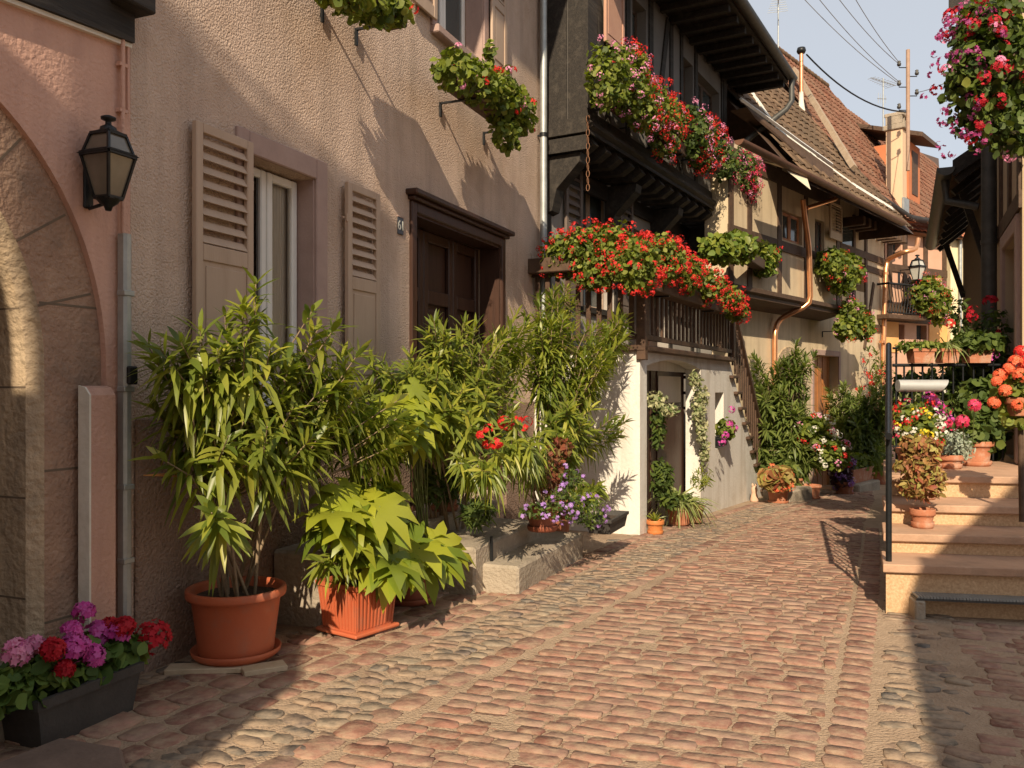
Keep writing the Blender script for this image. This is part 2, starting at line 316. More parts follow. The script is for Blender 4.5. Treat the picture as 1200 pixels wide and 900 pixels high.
    @whole
    def prism(s, poly, axis, a, b):
        """poly: 2-D outline; axis 'x': poly=(y,z) pushed from x=a to b; 'y': poly=(x,z); 'z': poly=(x,y)"""
        def p3(p, w): return {'x': (w, p[0], p[1]), 'y': (p[0], w, p[1]), 'z': (p[0], p[1], w)}[axis]
        n = len(poly); V = [p3(p, a) for p in poly]+[p3(p, b) for p in poly]
        F = [tuple(range(n))[::-1], tuple(range(n, 2*n))]+[(i, (i+1) % n, n+(i+1) % n, n+i) for i in range(n)]
        s.add(V, F)
    @whole
    def beam(s, p, q, w, t, up=None):
        """a squared timber from p to q, w wide across, t thick"""
        p, q = Vector(p), Vector(q); d = (q-p).normalized(); up = Vector(up or (0, -1, 0)); a = d.cross(up)
        if a.length < 1e-4: a = d.orthogonal()
        a.normalize(); b = a.cross(d).normalized()
        V = [e+a*w*sx+b*t*sy for e in (p, q) for sx, sy in ((-.5, -.5), (.5, -.5), (.5, .5), (-.5, .5))]
        s.add([tuple(v) for v in V], [(3, 2, 1, 0), (4, 5, 6, 7), (0, 1, 5, 4), (1, 2, 6, 5), (2, 3, 7, 6), (3, 0, 4, 7)])
def wall_holes(mb, x0, x1, z0, z1, y0, y1, holes):
    """slab with square openings; y0 outer face, y1 inner"""
    xs = sorted({x0, x1, *[h[0] for h in holes], *[h[1] for h in holes]}); zs = sorted({z0, z1, *[h[2] for h in holes], *[h[3] for h in holes]})
    xs = [x for x in xs if x0 <= x <= x1]; zs = [z for z in zs if z0 <= z <= z1]
    def solid(i, j):
        if i < 0 or j < 0 or i >= len(xs)-1 or j >= len(zs)-1: return False
        cx = (xs[i]+xs[i+1])/2; cz = (zs[j]+zs[j+1])/2
        return not any(h[0] < cx < h[1] and h[2] < cz < h[3] for h in holes)
    V = []; F = []
    def quad(a, b, c, d):
        n = len(V); V.extend([a, b, c, d]); F.append((n, n+1, n+2, n+3))
    for i in range(len(xs)-1):
        for j in range(len(zs)-1):
            if not solid(i, j): continue
            a, b, c, d = xs[i], xs[i+1], zs[j], zs[j+1]
            quad((a, y0, c), (b, y0, c), (b, y0, d), (a, y0, d)); quad((b, y1, c), (a, y1, c), (a, y1, d), (b, y1, d))
            if not solid(i-1, j): quad((a, y1, c), (a, y0, c), (a, y0, d), (a, y1, d))
            if not solid(i+1, j): quad((b, y0, c), (b, y1, c), (b, y1, d), (b, y0, d))
            if not solid(i, j-1): quad((a, y1, c), (b, y1, c), (b, y0, c), (a, y0, c))
            if not solid(i, j+1): quad((a, y0, d), (b, y0, d), (b, y1, d), (a, y1, d))
    mb.add(V, F)
# ---------------------------------------------------------------- foliage
def norm(a): return a/np.maximum(np.linalg.norm(a, axis=-1, keepdims=True), 1e-9)
def leaf_template(kind):
    if kind == 'lance':
        xs = [0, .2, .45, .75, 1]; ws = [.15, .78, 1, .66, .02]; V = []; F = []
        for x, wd in zip(xs, ws): V += [(x, -wd/2, 0.10*wd), (x, 0, 0), (x, wd/2, 0.10*wd)]
        for i in range(4):
            a = i*3; F += [(a, a+3, a+4, a+1), (a+1, a+4, a+5, a+2)]
    elif kind == 'blade':
        xs = [0, .35, .7, 1]; ws = [.8, 1, .7, .05]; V = []; F = []
        for x, wd in zip(xs, ws): V += [(x, -wd/2, 0), (x, wd/2, 0)]
        for i in range(3): a = 2*i; F += [(a, a+2, a+3, a+1)]
    elif kind == 'round':
        V = [(0.45, 0, -0.06)]; n = 9
        for k in range(n):
            t = math.pi+0.35+(2*math.pi-0.7)*k/(n-1); r = 0.5*(1+(0.09 if k % 2 else -0.05)); V.append((0.5+r*math.cos(t), r*math.sin(t), 0.07*(1 if k % 2 else -0.4)))
        F = [(0, 1+k, 2+k) for k in range(n-1)]+[(0, n, 1)]
    elif kind == 'ovate':
        V = [(0, 0, 0), (.3, -.36, .05), (.3, 0, -.03), (.3, .36, .05), (.7, -.3, .03), (.7, 0, -.03), (.7, .3, .03), (1, 0, -.08)]
        F = [(0, 1, 2), (0, 2, 3), (1, 4, 5, 2), (2, 5, 6, 3), (4, 7, 5), (5, 7, 6)]
    elif kind == 'palm':
        V = [(0.0, 0, 0)]; F = []; nl = 7
        ang = [R(a) for a in (-118, -78, -38, 0, 38, 78, 118)]; ln = [.66, .88, 1.0, 1.08, 1.0, .88, .66]
        vall = []
        for k in range(nl+1):
            a = (ang[k-1]+ang[k])/2 if 0 < k < nl else (ang[0]-.35 if k == 0 else ang[-1]+.35)
            r = .50 if 0 < k < nl else .20
            vall.append(len(V)); V.append((r*math.cos(a), r*math.sin(a), -.02))
        for k in range(nl):
            a = ang[k]; l = ln[k]; ids = []
            for rr, da, z in ((.72, -.23, .03), (.72, 0, -.0), (.72, .23, .03), (1.0, 0, -.12)):
                ids.append(len(V)); V.append((rr*l*math.cos(a+da), rr*l*math.sin(a+da), z if rr < 1 else z))
            L, m, Rr, tip = ids; mid = len(V); V.append((.3*l*math.cos(a), .3*l*math.sin(a), .015))
            F += [(0, vall[k], mid), (0, mid, vall[k+1]), (vall[k], L, m, mid), (mid, m, Rr, vall[k+1]), (L, tip, m), (m, tip, Rr)]
        V = [(x, y*1.0, z) for x, y, z in V]
    elif kind == 'floret':
        V = [(0, 0, 0)]; n = 10
        for k in range(n):
            t = 2*math.pi*k/n; r = .5 if k % 2 == 0 else .30; V.append((r*math.cos(t), r*math.sin(t), .10 if k % 2 == 0 else .03))
        F = [(0, 1+k, 1+(k+1) % n) for k in range(n)]
    return np.array(V, float), F
TPL = {k: leaf_template(k) for k in ('lance', 'blade', 'round', 'ovate', 'palm', 'floret')}
def leaves(mb, kind, P, Dr, Nr, L, Wd, droop=0.0, smooth=True):
    """batch: positions, pointing direction, facing normal, length, width, droop"""
    P = np.asarray(P, float); n = len(P)
    if n == 0: return
    if not mb.lock: mb.pieces.append((mb.n, len(mb.f)))
    V, F = TPL[kind]; Dr = norm(np.asarray(Dr, float)); Nr = np.asarray(Nr, float)
    Nr = Nr-Dr*np.sum(Nr*Dr, axis=1, keepdims=True); bad = np.linalg.norm(Nr, axis=1) < 1e-3; Nr[bad] = (0.3, 0.4, 1); Nr = norm(Nr-Dr*np.sum(Nr*Dr, axis=1, keepdims=True))
    S = np.cross(Nr, Dr); L = np.broadcast_to(L, (n,)).reshape(n, 1, 1); Wd = np.broadcast_to(Wd, (n,)).reshape(n, 1, 1); dp = np.broadcast_to(droop, (n,)).reshape(n, 1)
    x = V[None, :, 0:1]; y = V[None, :, 1:2]; z = V[None, :, 2:3]
    W_ = P[:, None, :]+L*x*Dr[:, None, :]+Wd*y*S[:, None, :]+Wd*z*Nr[:, None, :]
    W_[:, :, 2] -= (dp*L[:, :, 0])*(V[None, :, 0]**2)
    W_ = W_.reshape(-1, 3); m = len(V); b = mb.n
    mb.v.append(W_); mb.n += len(W_)
    for i in range(n):
        o = b+i*m
        for f in F: mb.f.append(tuple(o+q for q in f))
    k = n*len(F); mb.sm += [smooth]*k; mb.mi += [mb.cur]*k
def rand_dirs(n):
    a = rng.normal(size=(n, 3)); return norm(a)
def blob_points(blobs, n, shell=0.55):
    vol = np.array([b[1][0]*b[1][1]*b[1][2] for b in blobs])**(2/3.); vol /= vol.sum(); out = []; outd = []
    for (c, r), p in zip(blobs, vol):
        k = max(1, int(n*p)); d = rand_dirs(k); rad = shell+(1-shell)*rng.random(k)**0.7
        rad *= 1+0.16*np.sin(d[:, 0]*7+c[0]*3)*np.cos(d[:, 2]*6+c[1]*5)
        out.append(np.array(c)+d*rad[:, None]*np.array(r)); outd.append(d)
    return np.concatenate(out), np.concatenate(outd)
def loose_crown(mb, blobs, n, kind='round', size=(0.05, 0.08), asp=1.0, up=0.5, droop=0.15, shell=0.5):
    P, d = blob_points(blobs, n, shell)
    N_ = norm(d*0.9+rand_dirs(len(P))*0.8+np.array([0, 0, up])); T = norm(rand_dirs(len(P))+d*0.5+np.array([0, 0, -0.25]))
    L = rng.uniform(size[0], size[1], len(P)); leaves(mb, kind, P-T*(L*0.5)[:, None], T, N_, L, L*asp, droop)
def heads(mbs, blobs, n, r=(0.03, 0.045), fl=14, fs=0.024, bias=(0, 0, 0.2), face=None, shell=0.95):
    """flower heads over the outside of the blobs; mbs: list of mesh builders taken at random"""
    P, d = blob_points(blobs, n*3, shell)
    d = norm(d+np.array(bias)); 
    if face is not None:
        k = d@np.array(face) > -0.1; P, d = P[k], d[k]
    idx = rng.permutation(len(P))[:n]
    for i in idx:
        rr = rng.uniform(*r); c = P[i]+d[i]*rr*0.7; q = norm(rand_dirs(fl)+d[i]*0.55); mb = mbs[rng.integers(len(mbs))]
        leaves(mb, 'floret', c+q*rr, norm(np.cross(q, rand_dirs(fl))), q, fs*rng.uniform(.8, 1.25, fl), fs, 0, False)
def stems_to(mb, blobs, base, n, r=0.004, hang=0.0):
    P, d = blob_points(blobs, n, 0.3)
    for p in P:
        b = Vector(base)+Vector((random.uniform(-.1, .1), random.uniform(-.05, .05), 0)); p = Vector(p); m = (b+p)/2+Vector((0, 0, 0.15*(p-b).length))
        mb.tube([b, m, p], [r*1.3, r, r*.6], 5)
def oleander(thing_, base, blobs, ntip, lpt=22, L=(0.13, 0.2), Wd=0.028, mat=None, nstem=7, up=0.35, spread=0.12, stem_mat=None, seglen=0.42, droop=0.35, rstem=0.011):
    """woody stems from the pot, fanning to tips; whorls of long leaves along the last stretch of every branch"""
    P, d = blob_points(blobs, ntip, 0.35); sm = MB(); lm = MB(); LP = []; LD = []; LN = []; LL = []; DR = []
    base = Vector(base); mains = []
    for k in range(nstem):
        a = 2*math.pi*k/nstem; mains.append(base+Vector((math.cos(a), math.sin(a), 0))*spread*random.uniform(.3, 1))
    mains1 = {}
    for i in range(len(P)):
        tip = Vector(P[i]); k = min(range(nstem), key=lambda q: (mains[q]-tip).xy.length+random.random()*.25); b = mains[k]
        h = tip.z-b.z; m1 = b.lerp(tip, .35)+Vector((random.uniform(-.04, .04), random.uniform(-.04, .04), .12*h)); m2 = b.lerp(tip, .72)+Vector((random.uniform(-.04, .04), random.uniform(-.04, .04), .14*h))
        pts = [b, m1, m2, tip]
        c_ = mains1.setdefault(k, [])
        if len(c_) < 2: c_.append(m1); sm.tube(pts, [rstem, rstem*.8, rstem*.5, rstem*.3], 6)
        else: m1 = min(c_, key=lambda q: (q-tip).length); sm.tube([m1, m2, tip], [rstem*.6, rstem*.45, rstem*.3], 6)
        path = [m1.lerp(m2, t) for t in (0, .5)]+[m2.lerp(tip, t) for t in (0, .25, .5, .75, 1)]
        cum = [0]
        for a_, b_ in zip(path, path[1:]): cum.append(cum[-1]+(b_-a_).length)
        tot = cum[-1]; sl = min(seglen*random.uniform(.7, 1.2), tot)
        nw = max(2, lpt//3)
        for w_ in range(nw):
            s_ = tot-sl+sl*(w_+.5)/nw
            j = max(q for q in range(len(cum)) if cum[q] <= s_+1e-9); j = min(j, len(path)-2)
            f = (s_-cum[j])/max(cum[j+1]-cum[j], 1e-6); p = path[j].lerp(path[j+1], f); dr = (path[j+1]-path[j]).normalized()
            fr = (w_+.5)/nw; a = dr.orthogonal().normalized(); b2 = dr.cross(a); ph = random.random()*6.28
            for q in range(3):
                t = ph+2.094*q+random.uniform(-.3, .3); o = a*math.cos(t)+b2*math.sin(t)
                e = up+1.3*fr**2.2; v = (o*random.uniform(.75, 1.1)+dr*e*random.uniform(.6, 1.3)+Vector((random.uniform(-.2, .2), random.uniform(-.2, .2), -.9*(1-fr)**1.5+random.uniform(-.2, .15))))
                LP.append(p); LD.append(v); LN.append(dr+Vector((0, 0, .4))); LL.append(random.uniform(*L)*(1 if fr < .9 else .75)); DR.append(droop*(1.25-fr)*random.uniform(.5, 1.5))
    LL = np.array(LL); leaves(lm, 'lance', np.array([tuple(p) for p in LP]), np.array([tuple(p) for p in LD]), np.array([tuple(p) for p in LN]), LL, Wd*LL/0.16, np.array(DR))
    sm.build('stems', stem_mat or M_bark, thing_); lm.build('foliage', mat or M_ole, thing_)
# ================================================================ GROUND
def grid_mesh(name, s0, s1, ns, t0, t1, ntt, mat, dz, noise=0.0):
    S = np.linspace(s0, s1, ns); T = np.linspace(t0, t1, ntt); SS, TT = np.meshgrid(S, T, indexing='ij')
    X = SS*SD.x+TT*SN.x; Y = SS*SD.y+TT*SN.y; Z = zgv(X, Y)+dz
    if noise: Z = Z+noise*(np.sin(SS*2.1+TT*3)*.5+np.sin(SS*5.3-TT*4.1)*.3)
    mb = MB(); F = [(i*ntt+j, (i+1)*ntt+j, (i+1)*ntt+j+1, i*ntt+j+1) for i in range(ns-1) for j in range(ntt-1)]
    mb.add(np.stack([X, Y, Z], -1).reshape(-1, 3), F, True)
    return mb.build(name, mat)
gm = grid_mesh('ground', -400, 400, 801, -300, 300, 61, M_sand, 0.0); gm['kind'] = 'structure'
# road edges in street coordinates (s along, t across)
def poly_edge(px):
    q = sorted(toST(G(x, y)) for x, y in px); return np.array([a for a, b in q]), np.array([b for a, b in q])
LE = poly_edge([(367, 893), (500, 826), (633, 757), (700, 719), (780, 672), (862, 627), (930, 597), (985, 577)])
RE = poly_edge([(957, 897), (1000, 700), (1009, 650), (1013, 615), (1026, 585)])
def ledge(s):
    s = np.asarray(s, float); v = np.interp(s, *LE); lo = LE[0][0]; k = (LE[1][1]-LE[1][0])/(LE[0][1]-LE[0][0])
    return np.where(s < lo, LE[1][0]+k*(s-lo), v)
def redge(s):
    s = np.asarray(s, float); return np.interp(s, *RE)
def stone(mb, c, su, sv, h, ang, n=8, p=3.2, dome=0.35, jit=0.06, base=-0.03):
    """one paving stone: rounded-rectangle outline, arrised edge, slightly domed, a bit tilted"""
    th = np.linspace(0, 2*math.pi, n, endpoint=False)+(math.pi/n if n != 8 else 0)
    ct, stn = np.cos(th), np.sin(th); r = (np.abs(ct)**p+np.abs(stn)**p)**(-1/p); r = r*(1+rng.uniform(-jit, jit, n))
    ox, oy = r*ct*su/2, r*stn*sv/2; V = []
    tx, ty = rng.uniform(-.03, .03, 2)
    for k, hh in ((1.0, base), (1.0, h*(1-dome)-.004), (0.93, h*.97)):
        V += [(a*k, b*k, hh+(a*tx+b*ty+rng.uniform(-.0015, .0015) if hh > 0 else 0)) for a, b in zip(ox, oy)]
    V.append((0, 0, h))
    V = np.array(V); ca, sa = math.cos(ang), math.sin(ang)
    # local u across the street, v along it
    a = V[:, 0]*ca-V[:, 1]*sa; b = V[:, 0]*sa+V[:, 1]*ca
    S = c[0]+b; T = c[1]+a; X = S*SD.x+T*SN.x; Y = S*SD.y+T*SN.y; Z = zgv(X, Y)+V[:, 2]+c[2]
    F = [(i+k*n, (i+1) % n+k*n, (i+1) % n+(k+1)*n, i+(k+1)*n) for k in range(2) for i in range(n)]+[(2*n+i, 2*n+(i+1) % n, 3*n) for i in range(n)]
    i0 = len(mb.sm); mb.add(np.stack([X, Y, Z], -1), F, True)
    for q in range(n): mb.sm[i0+q] = False
def lod(s): return 12 if s < 11 else 8
# main field of red setts
mb = MB(); s = 1.2
while s < 27:
    row = rng.uniform(.075, .135) if s < 14 else rng.uniform(.12, .16); a = float(ledge(s)); b = float(redge(s)); t = a+rng.uniform(0, .08)+.01
    wav = rng.uniform(-.012, .012)
    while t < b-.06:
        wd = min(rng.uniform(.13, .27), b-t-.005)
        if wd > .06:
            stone(mb, (s+row/2+wav+rng.uniform(-.006, .006)+.02*math.sin(t*1.7+s*.3), t+wd/2, rng.uniform(-.004, .004)), wd-.009, row-.008, rng.uniform(.0025, .0095), rng.uniform(-.05, .05)+.05, lod(s), 7.0, .25, .07)
        t += wd
    s += row
s = 1.6
while s < 6.5:
    row = rng.uniform(.09, .13); t = float(redge(s))+.62+rng.uniform(0, .2)
    while t < 2.1:
        wd = rng.uniform(.14, .26)
        if rng.random() < .9: stone(mb, (s+row/2, t+wd/2, -.002), wd-.012, row-.012, rng.uniform(.003, .010), rng.uniform(-.04, .04), lod(s), 7.0, .25, .07)
        t += wd
    s += row
o = mb.build('road', M_sett); o['kind'] = 'structure'
# edge runs of long setts, the two gutters of river cobbles
mb = MB()
def run(mb, f0, f1, s0, s1, L, h=(.004, .011), p=4.5, dome=.4):
    s = s0
    while s < s1:
        l = rng.uniform(*L); a = float(f0(s+l/2)); b = float(f1(s+l/2))
        k = (float(f0(s+l))-float(f0(s)))/l
        stone(mb, (s+l/2, (a+b)/2, 0), (b-a)-.012, l-.012, rng.uniform(*h), -math.atan(k)*.6, 12 if s < 8 else 8, p, dome, .05); s += l
run(mb, lambda s: ledge(s)-.17, lambda s: ledge(s)-.005, 1.2, 22, (.14, .30))
run(mb, lambda s: redge(s)+.01, lambda s: redge(s)+.19, 1.2, 12, (.10, .17))
run(mb, lambda s: ledge(s)-.82, lambda s: ledge(s)-.66, 1.2, 20, (.12, .24)); run(mb, lambda s: ledge(s)-.99, lambda s: ledge(s)-.83, 1.2, 12, (.18, .36))
for a_ in (1.01, 1.24): run(mb, lambda s: ledge(s)-a_-.215, lambda s: ledge(s)-a_, 1.2, 7.5, (.14, .36), h=(.005, .014))
o = mb.build('paving_edge', M_sett); o['kind'] = 'structure'
mb = MB()
def cobbles(mb, f0, f1, s0, s1, dens=1.0, sz=(.05, .12), keep=1.0):
    s = s0
    while s < s1:
        row = rng.uniform(.065, .125); a = float(f0(s)); b = float(f1(s)); t = a+rng.uniform(0, .05)
        while t < b:
            wd = rng.uniform(sz[0], sz[1]*1.5)
            if rng.random() < keep:
                stone(mb, (s+row/2+rng.uniform(-.015, .015), t+wd/2, rng.uniform(-.006, .004)), wd*.95, row*rng.uniform(.72, 1.02), rng.uniform(.003, .012), rng.uniform(-.45, .45), 12, 3.6, .35, .14)
            t += wd
        s += row
wl = lambda s: -3.72+0*s
cobbles(mb, lambda s: ledge(s)-.65, lambda s: ledge(s)-.19, 1.2, 20, sz=(.07, .15))
cobbles(mb, wl, lambda s: ledge(s)-1.46, 1.2, 6.2, sz=(.07, .19))
cobbles(mb, lambda s: redge(s)+.21, lambda s: redge(s)+.56, 1.2, 9.5, sz=(.07, .14), keep=.72)
cobbles(mb, lambda s: -3.4+.25*(s-6), lambda s: ledge(s)-1.0, 9, 13, keep=.12)
o = mb.build('gutter', M_cob); o['kind'] = 'structure'

# ================================================================ LEFT: PINK HOUSE + CREAM HOUSE (one wall plane)
W1 = Fac(-2.0, 5.0, 22.05)
def fthing(F, name, label, cat, u=0, o=0, z=0, group=None):
    return thing(name, label, cat, F.W(u, o, z), F.rot, group)
uB = W1.U(153)                     # seam between pink and cream
uE = W1.U(637)                     # end of the cream house
cream = fthing(W1, 'house', 'cream roughcast house with taupe louvred shutters behind the potted oleanders', 'house')
u_a, u_b = W1.U(291), W1.U(381); zt = W1.Z(300, 196); zb = W1.Z(395, 520)
W_z0 = 1.30; W_z1 = W1.Z(288, 190)
wu0, wu1 = W1.U(289), W1.U(368)
zt1 = W1.Z(330, 196)
du0, du1 = W1.U(486), W1.U(586); dz0 = .45; dz1 = W1.Z(479, 247)
ux0, ux1 = W1.U(511), W1.U(566); uz0 = W1.Z(540, 53)
holes = [(wu0, wu1, W_z0, zt1), (du0, du1, dz0, dz1), (ux0, ux1, uz0, uz0+1.5), (wu0, wu1, uz0, uz0+1.5)]
H1 = 8.6
mb = MB(); wall_holes(mb, uB, uE, -.5, H1, 0, .35, holes); mb.box(uE-.3, uE, .351, 7, -.5, H1)
mb.build('wall', M_cream, cream)
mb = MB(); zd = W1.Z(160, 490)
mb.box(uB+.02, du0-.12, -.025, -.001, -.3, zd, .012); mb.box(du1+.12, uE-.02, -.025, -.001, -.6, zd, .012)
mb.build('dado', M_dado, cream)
mb = MB()
mb.prism([(-1.0, H1-.1), (3.4, H1+4.6), (3.4, H1+4.8), (-1.0, H1+.1)], 'x', uB-.2, uE+.1); mb.prism([(7.4, H1-.1), (3.42, H1+4.6), (3.42, H1+4.8), (7.4, H1+.1)], 'x', uB-.2, uE+.1)
mb.build('roof', M_tiler, cream)
def casement(par, x0, x1, z0, z1, depth, fr=.055, mull=True, mat=None, gl=None, curtain=True):
    g = MB(); y = depth
    for a, b in ([(x0+.01, (x0+x1)/2-.005), ((x0+x1)/2+.005, x1-.01)] if mull else [(x0+.01, x1-.01)]):
        g.box(a, a+fr, y, y+.05, z0+.01, z1-.01, .008); g.box(b-fr, b, y, y+.05, z0+.01, z1-.01, .008)
        g.box(a+fr+.001, b-fr-.001, y+.002, y+.048, z0+.01, z0+.01+fr, .008); g.box(a+fr+.001, b-fr-.001, y+.002, y+.048, z1-.01-fr, z1-.01, .008)
    f = g.build('window', mat or M_white, par, fused=True); f_ = MB(); f_.box(x0+.02, x1-.02, y+.022, y+.028, z0+.03, z1-.03) if gl is not M_clear else f_.add([(x0+.02, y+.025, z0+.03), (x1-.02, y+.025, z0+.03), (x1-.02, y+.025, z1-.03), (x0+.02, y+.025, z1-.03)], [(0, 1, 2, 3)]); f_.build('pane', gl or M_glass, f)
    return f
def shutter_local(x0, x1, z0, z1, y=-.035, t=.03, louv=8, split=.5, bar=.07):
    m = MB(); m.box(x0, x0+bar, y, y+t, z0, z1, .006); m.box(x1-bar, x1, y, y+t, z0, z1, .006)
    zs = z0+(z1-z0)*split
    for za, zb_ in ((z0, z0+bar*1.6), (zs-.05, zs+.05), (z1-bar, z1)): m.box(x0+bar+.001, x1-bar-.001, y+.002, y+t-.002, za, zb_, .004)
    if z0+bar*1.6 < zs-.05:
        m.box(x0+bar+.001, x1-bar-.001, y+.014, y+t-.004, z0+bar*1.6, zs-.05); m.box(x0+bar+.03, x1-bar-.03, y+.006, y+.016, z0+bar*1.6+.03, zs-.08, .006)
    zl0, zl1 = zs+.05, z1-bar; n = louv
    for i in range(n):
        c = zl0+(zl1-zl0)*(i+.5)/n; hh = (zl1-zl0)/n
        m.prism([(y+.002, c-hh*.40), (y+.009, c-hh*.44), (y+t-.001, c+hh*.16), (y+t-.008, c+hh*.20)], 'x', x0+bar+.001, x1-bar-.001)
    return m
# ground-floor window: mauve stone surround, casement, shutters
mb = MB(); sr = .17
zs_t = W1.Z(330, 170)
mb.box(wu0-.115, wu0-.001, -.028, .10, W_z0-.14, zs_t, .008); mb.box(wu1+.001, wu1+.14, -.028, .10, W_z0-.14, zs_t, .008)
mb.box(wu0+.001, wu1-.001, -.028, .10, zt1+.001, zs_t-.001, .008); mb.box(wu0+.001, wu1-.001, -.07, .12, W_z0-.14, W_z0-.001, .01)
mb.box(wu0-.0005, wu0+.012, .0, .22, W_z0, zt1); mb.box(wu1-.012, wu1+.0005, .0, .22, W_z0, zt1)
mb.build('window_surround', M_mauve, cream)
casement(cream, wu0+.015, wu1-.015, W_z0, zt1-.005, .13, .06, gl=M_clear)
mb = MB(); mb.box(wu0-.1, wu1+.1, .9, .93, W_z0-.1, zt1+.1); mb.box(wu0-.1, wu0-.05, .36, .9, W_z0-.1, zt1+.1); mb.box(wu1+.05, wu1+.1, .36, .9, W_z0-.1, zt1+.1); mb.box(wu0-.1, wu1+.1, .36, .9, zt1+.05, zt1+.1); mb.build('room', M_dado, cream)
mb = MB(); n = 40
for k in (1,):
    a = wu0+.0+k*(wu1-wu0)/2; b = a+(wu1-wu0)/2-.0
    V = [(a+(b-a)*i/n, .205+.010*math.sin(i*1.9), z) for i in range(n+1) for z in (W_z0, zt1)]; mb.add(V, [(2*i, 2*i+2, 2*i+3, 2*i+1) for i in range(n)], True)
mb.build('curtain', M_curtain, cream)
zsh0, zsh1 = 1.58, W1.Z(260, 158)
for (a, b) in ((W1.U(219), W1.U(287)), (W1.U(399), W1.U(437))):
    m = shutter_local(a, b, zsh0, zsh1, louv=8, split=.52, bar=.06, t=.04, y=-.075); sh = m.build('shutter', M_shut, cream)
    h = MB(); e = b if a < wu0 else a
    for zz in (zsh0+.25, zsh1-.28): h.tube([(e, -.06, zz-.03), (e, -.06, zz+.03)], .010, 8); h.box(e-.03, e+.03, -.045, -.037, zz-.008, zz+.008)
    h.build('hinge', M_shut, sh)
# upper windows
for (a, b, full) in ((ux0, ux1, True), (wu0, wu1, False)):
    mb = MB(); mb.box(a-.12, a-.001, -.02, .10, uz0-.05, uz0+1.62, .006); mb.box(b+.001, b+.12, -.02, .10, uz0-.05, uz0+1.62, .006)
    mb.box(a-.12, b+.12, -.09, .12, uz0-.13, uz0-.051, .01); mb.box(b-.012, b+.0005, 0, .2, uz0, uz0+1.5)
    mb.build('window_surround', M_mauve, cream); casement(cream, a+.01, b-.015, uz0, uz0+1.49, .2, .06)
    for (p, q) in ((a-.60, a-.10), (b+.10, b+.52)):
        m = shutter_local(p, q, uz0-.02, uz0+1.5, louv=8, split=.5, y=-.07); m.build('shutter', M_shut, cream)
# entrance door: frame with cornice, panelled leaf deep in shade
mb = MB(); mb.box(du0-.10, du0-.001, -.03, .06, dz0, dz1+.10, .01); mb.box(du1+.001, du1+.10, -.03, .06, dz0, dz1+.10, .01)
mb.box(du0+.001, du1-.001, -.03, .06, dz1+.001, dz1+.10, .01); mb.box(du0-.13, du1+.13, -.07, .05, dz1+.101, dz1+.135, .008); mb.box(du0-.17, du1+.17, -.12, .05, dz1+.137, dz1+.19, .012)
mb.build('door_frame', M_dwood, cream)
mb = MB(); mb.box(du0+.0005, du0+.02, .0, .24, dz0, dz1); mb.box(du1-.02, du1-.0005, .0, .24, dz0, dz1); mb.box(du0+.021, du1-.021, .0, .24, dz1-.02, dz1-.0005); mb.build('door_lining', M_dwood, cream)
mb = MB(); dy = .26; mb.box(du0, du1, dy+.05, dy+.07, dz0, dz1)
nd = 3
for k in range(nd):
    a = du0+(du1-du0)*k/nd; b = du0+(du1-du0)*(k+1)/nd
    mb.box(a+.004, a+.10, dy, dy+.049, dz0, dz1-.02, .01); mb.box(b-.10, b-.004, dy, dy+.049, dz0, dz1-.02, .01)
    for z0_, z1_ in ((dz0, dz0+.2), (dz0+.95, dz0+1.1), (dz0+2.0, dz0+2.14), (dz1-.12, dz1-.02)):
        if z1_ <= dz1: mb.box(a+.101, b-.101, dy+.002, dy+.048, z0_, z1_, .008)
    mb.box(a+.14, b-.14, dy+.025, dy+.05, dz0+.26, dz0+.9, .02); mb.box(a+.14, b-.14, dy+.025, dy+.05, dz0+1.16, dz0+1.95, .02)
dl = mb.build('door', M_dwood, cream)
mb = MB(); mb.tube([(du0+.9, dy-.02, dz0+1.02), (du0+.9, dy-.05, dz0+1.02), (du0+1.0, dy-.05, dz0+1.02)], .011, 8); mb.build('handle', M_iron, dl)
# house number
un, zn = W1.at(468.5, 265)
npl = fthing(W1, 'house_number', 'small dark plate with the number 61 on the cream wall left of the door', 'number plate', un, .0, zn)
mb = MB(); mb.box(-.05, .05, -.012, -.001, -.075, .075, .004); mb.build('plate', surf('slate_blue_enamel', (.035, .04, .05), (.05, .055, .07), 8, .35), npl)
mb = MB(); mb.box(-.055, .055, -.016, -.0005, .076, .084); mb.build('plate_edge', M_mauve, npl)
def text_part(txt, size, mat, parent, loc, rot, ext=.002, name='digits'):
    cu = bpy.data.curves.new(name, 'FONT'); cu.body = txt; cu.size = size; cu.extrude = ext; cu.align_x = 'CENTER'; cu.align_y = 'CENTER'
    tmp = bpy.data.objects.new(name, cu); C.objects.link(tmp); dg = bpy.context.evaluated_depsgraph_get(); dg.update()
    me = bpy.data.meshes.new_from_object(tmp.evaluated_get(dg)); bpy.data.objects.remove(tmp); me.materials.clear(); me.materials.append(mat); me.name = name
    o = bpy.data.objects.new(name, me); C.objects.link(o); o.parent = parent; o.location = loc; o.rotation_euler = rot; return o
text_part('61', .12, M_lglass, npl, (0, -.0145, 0), (R(90), 0, 0))
# rain pipe at the end of the cream house
pu = W1.U(637, .08)
pipe = fthing(W1, 'rain_pipe', 'tall zinc rain pipe at the corner where the cream house ends', 'pipe', pu, .08, -.3)
mb = MB(); mb.tube([(0, 0, 0), (0, 0, 8.6)], .045, 14); mb.build('pipe', M_zinc, pipe)
mb = MB()
for z in (1.6, 3.3, 5.05, 6.8): mb.tube([(0, 0, z), (0, 0, z+.05)], .053, 14); mb.box(-.01, .01, .0, .08, z+.015, z+.035)
mb.build('bracket', M_iron, pipe)
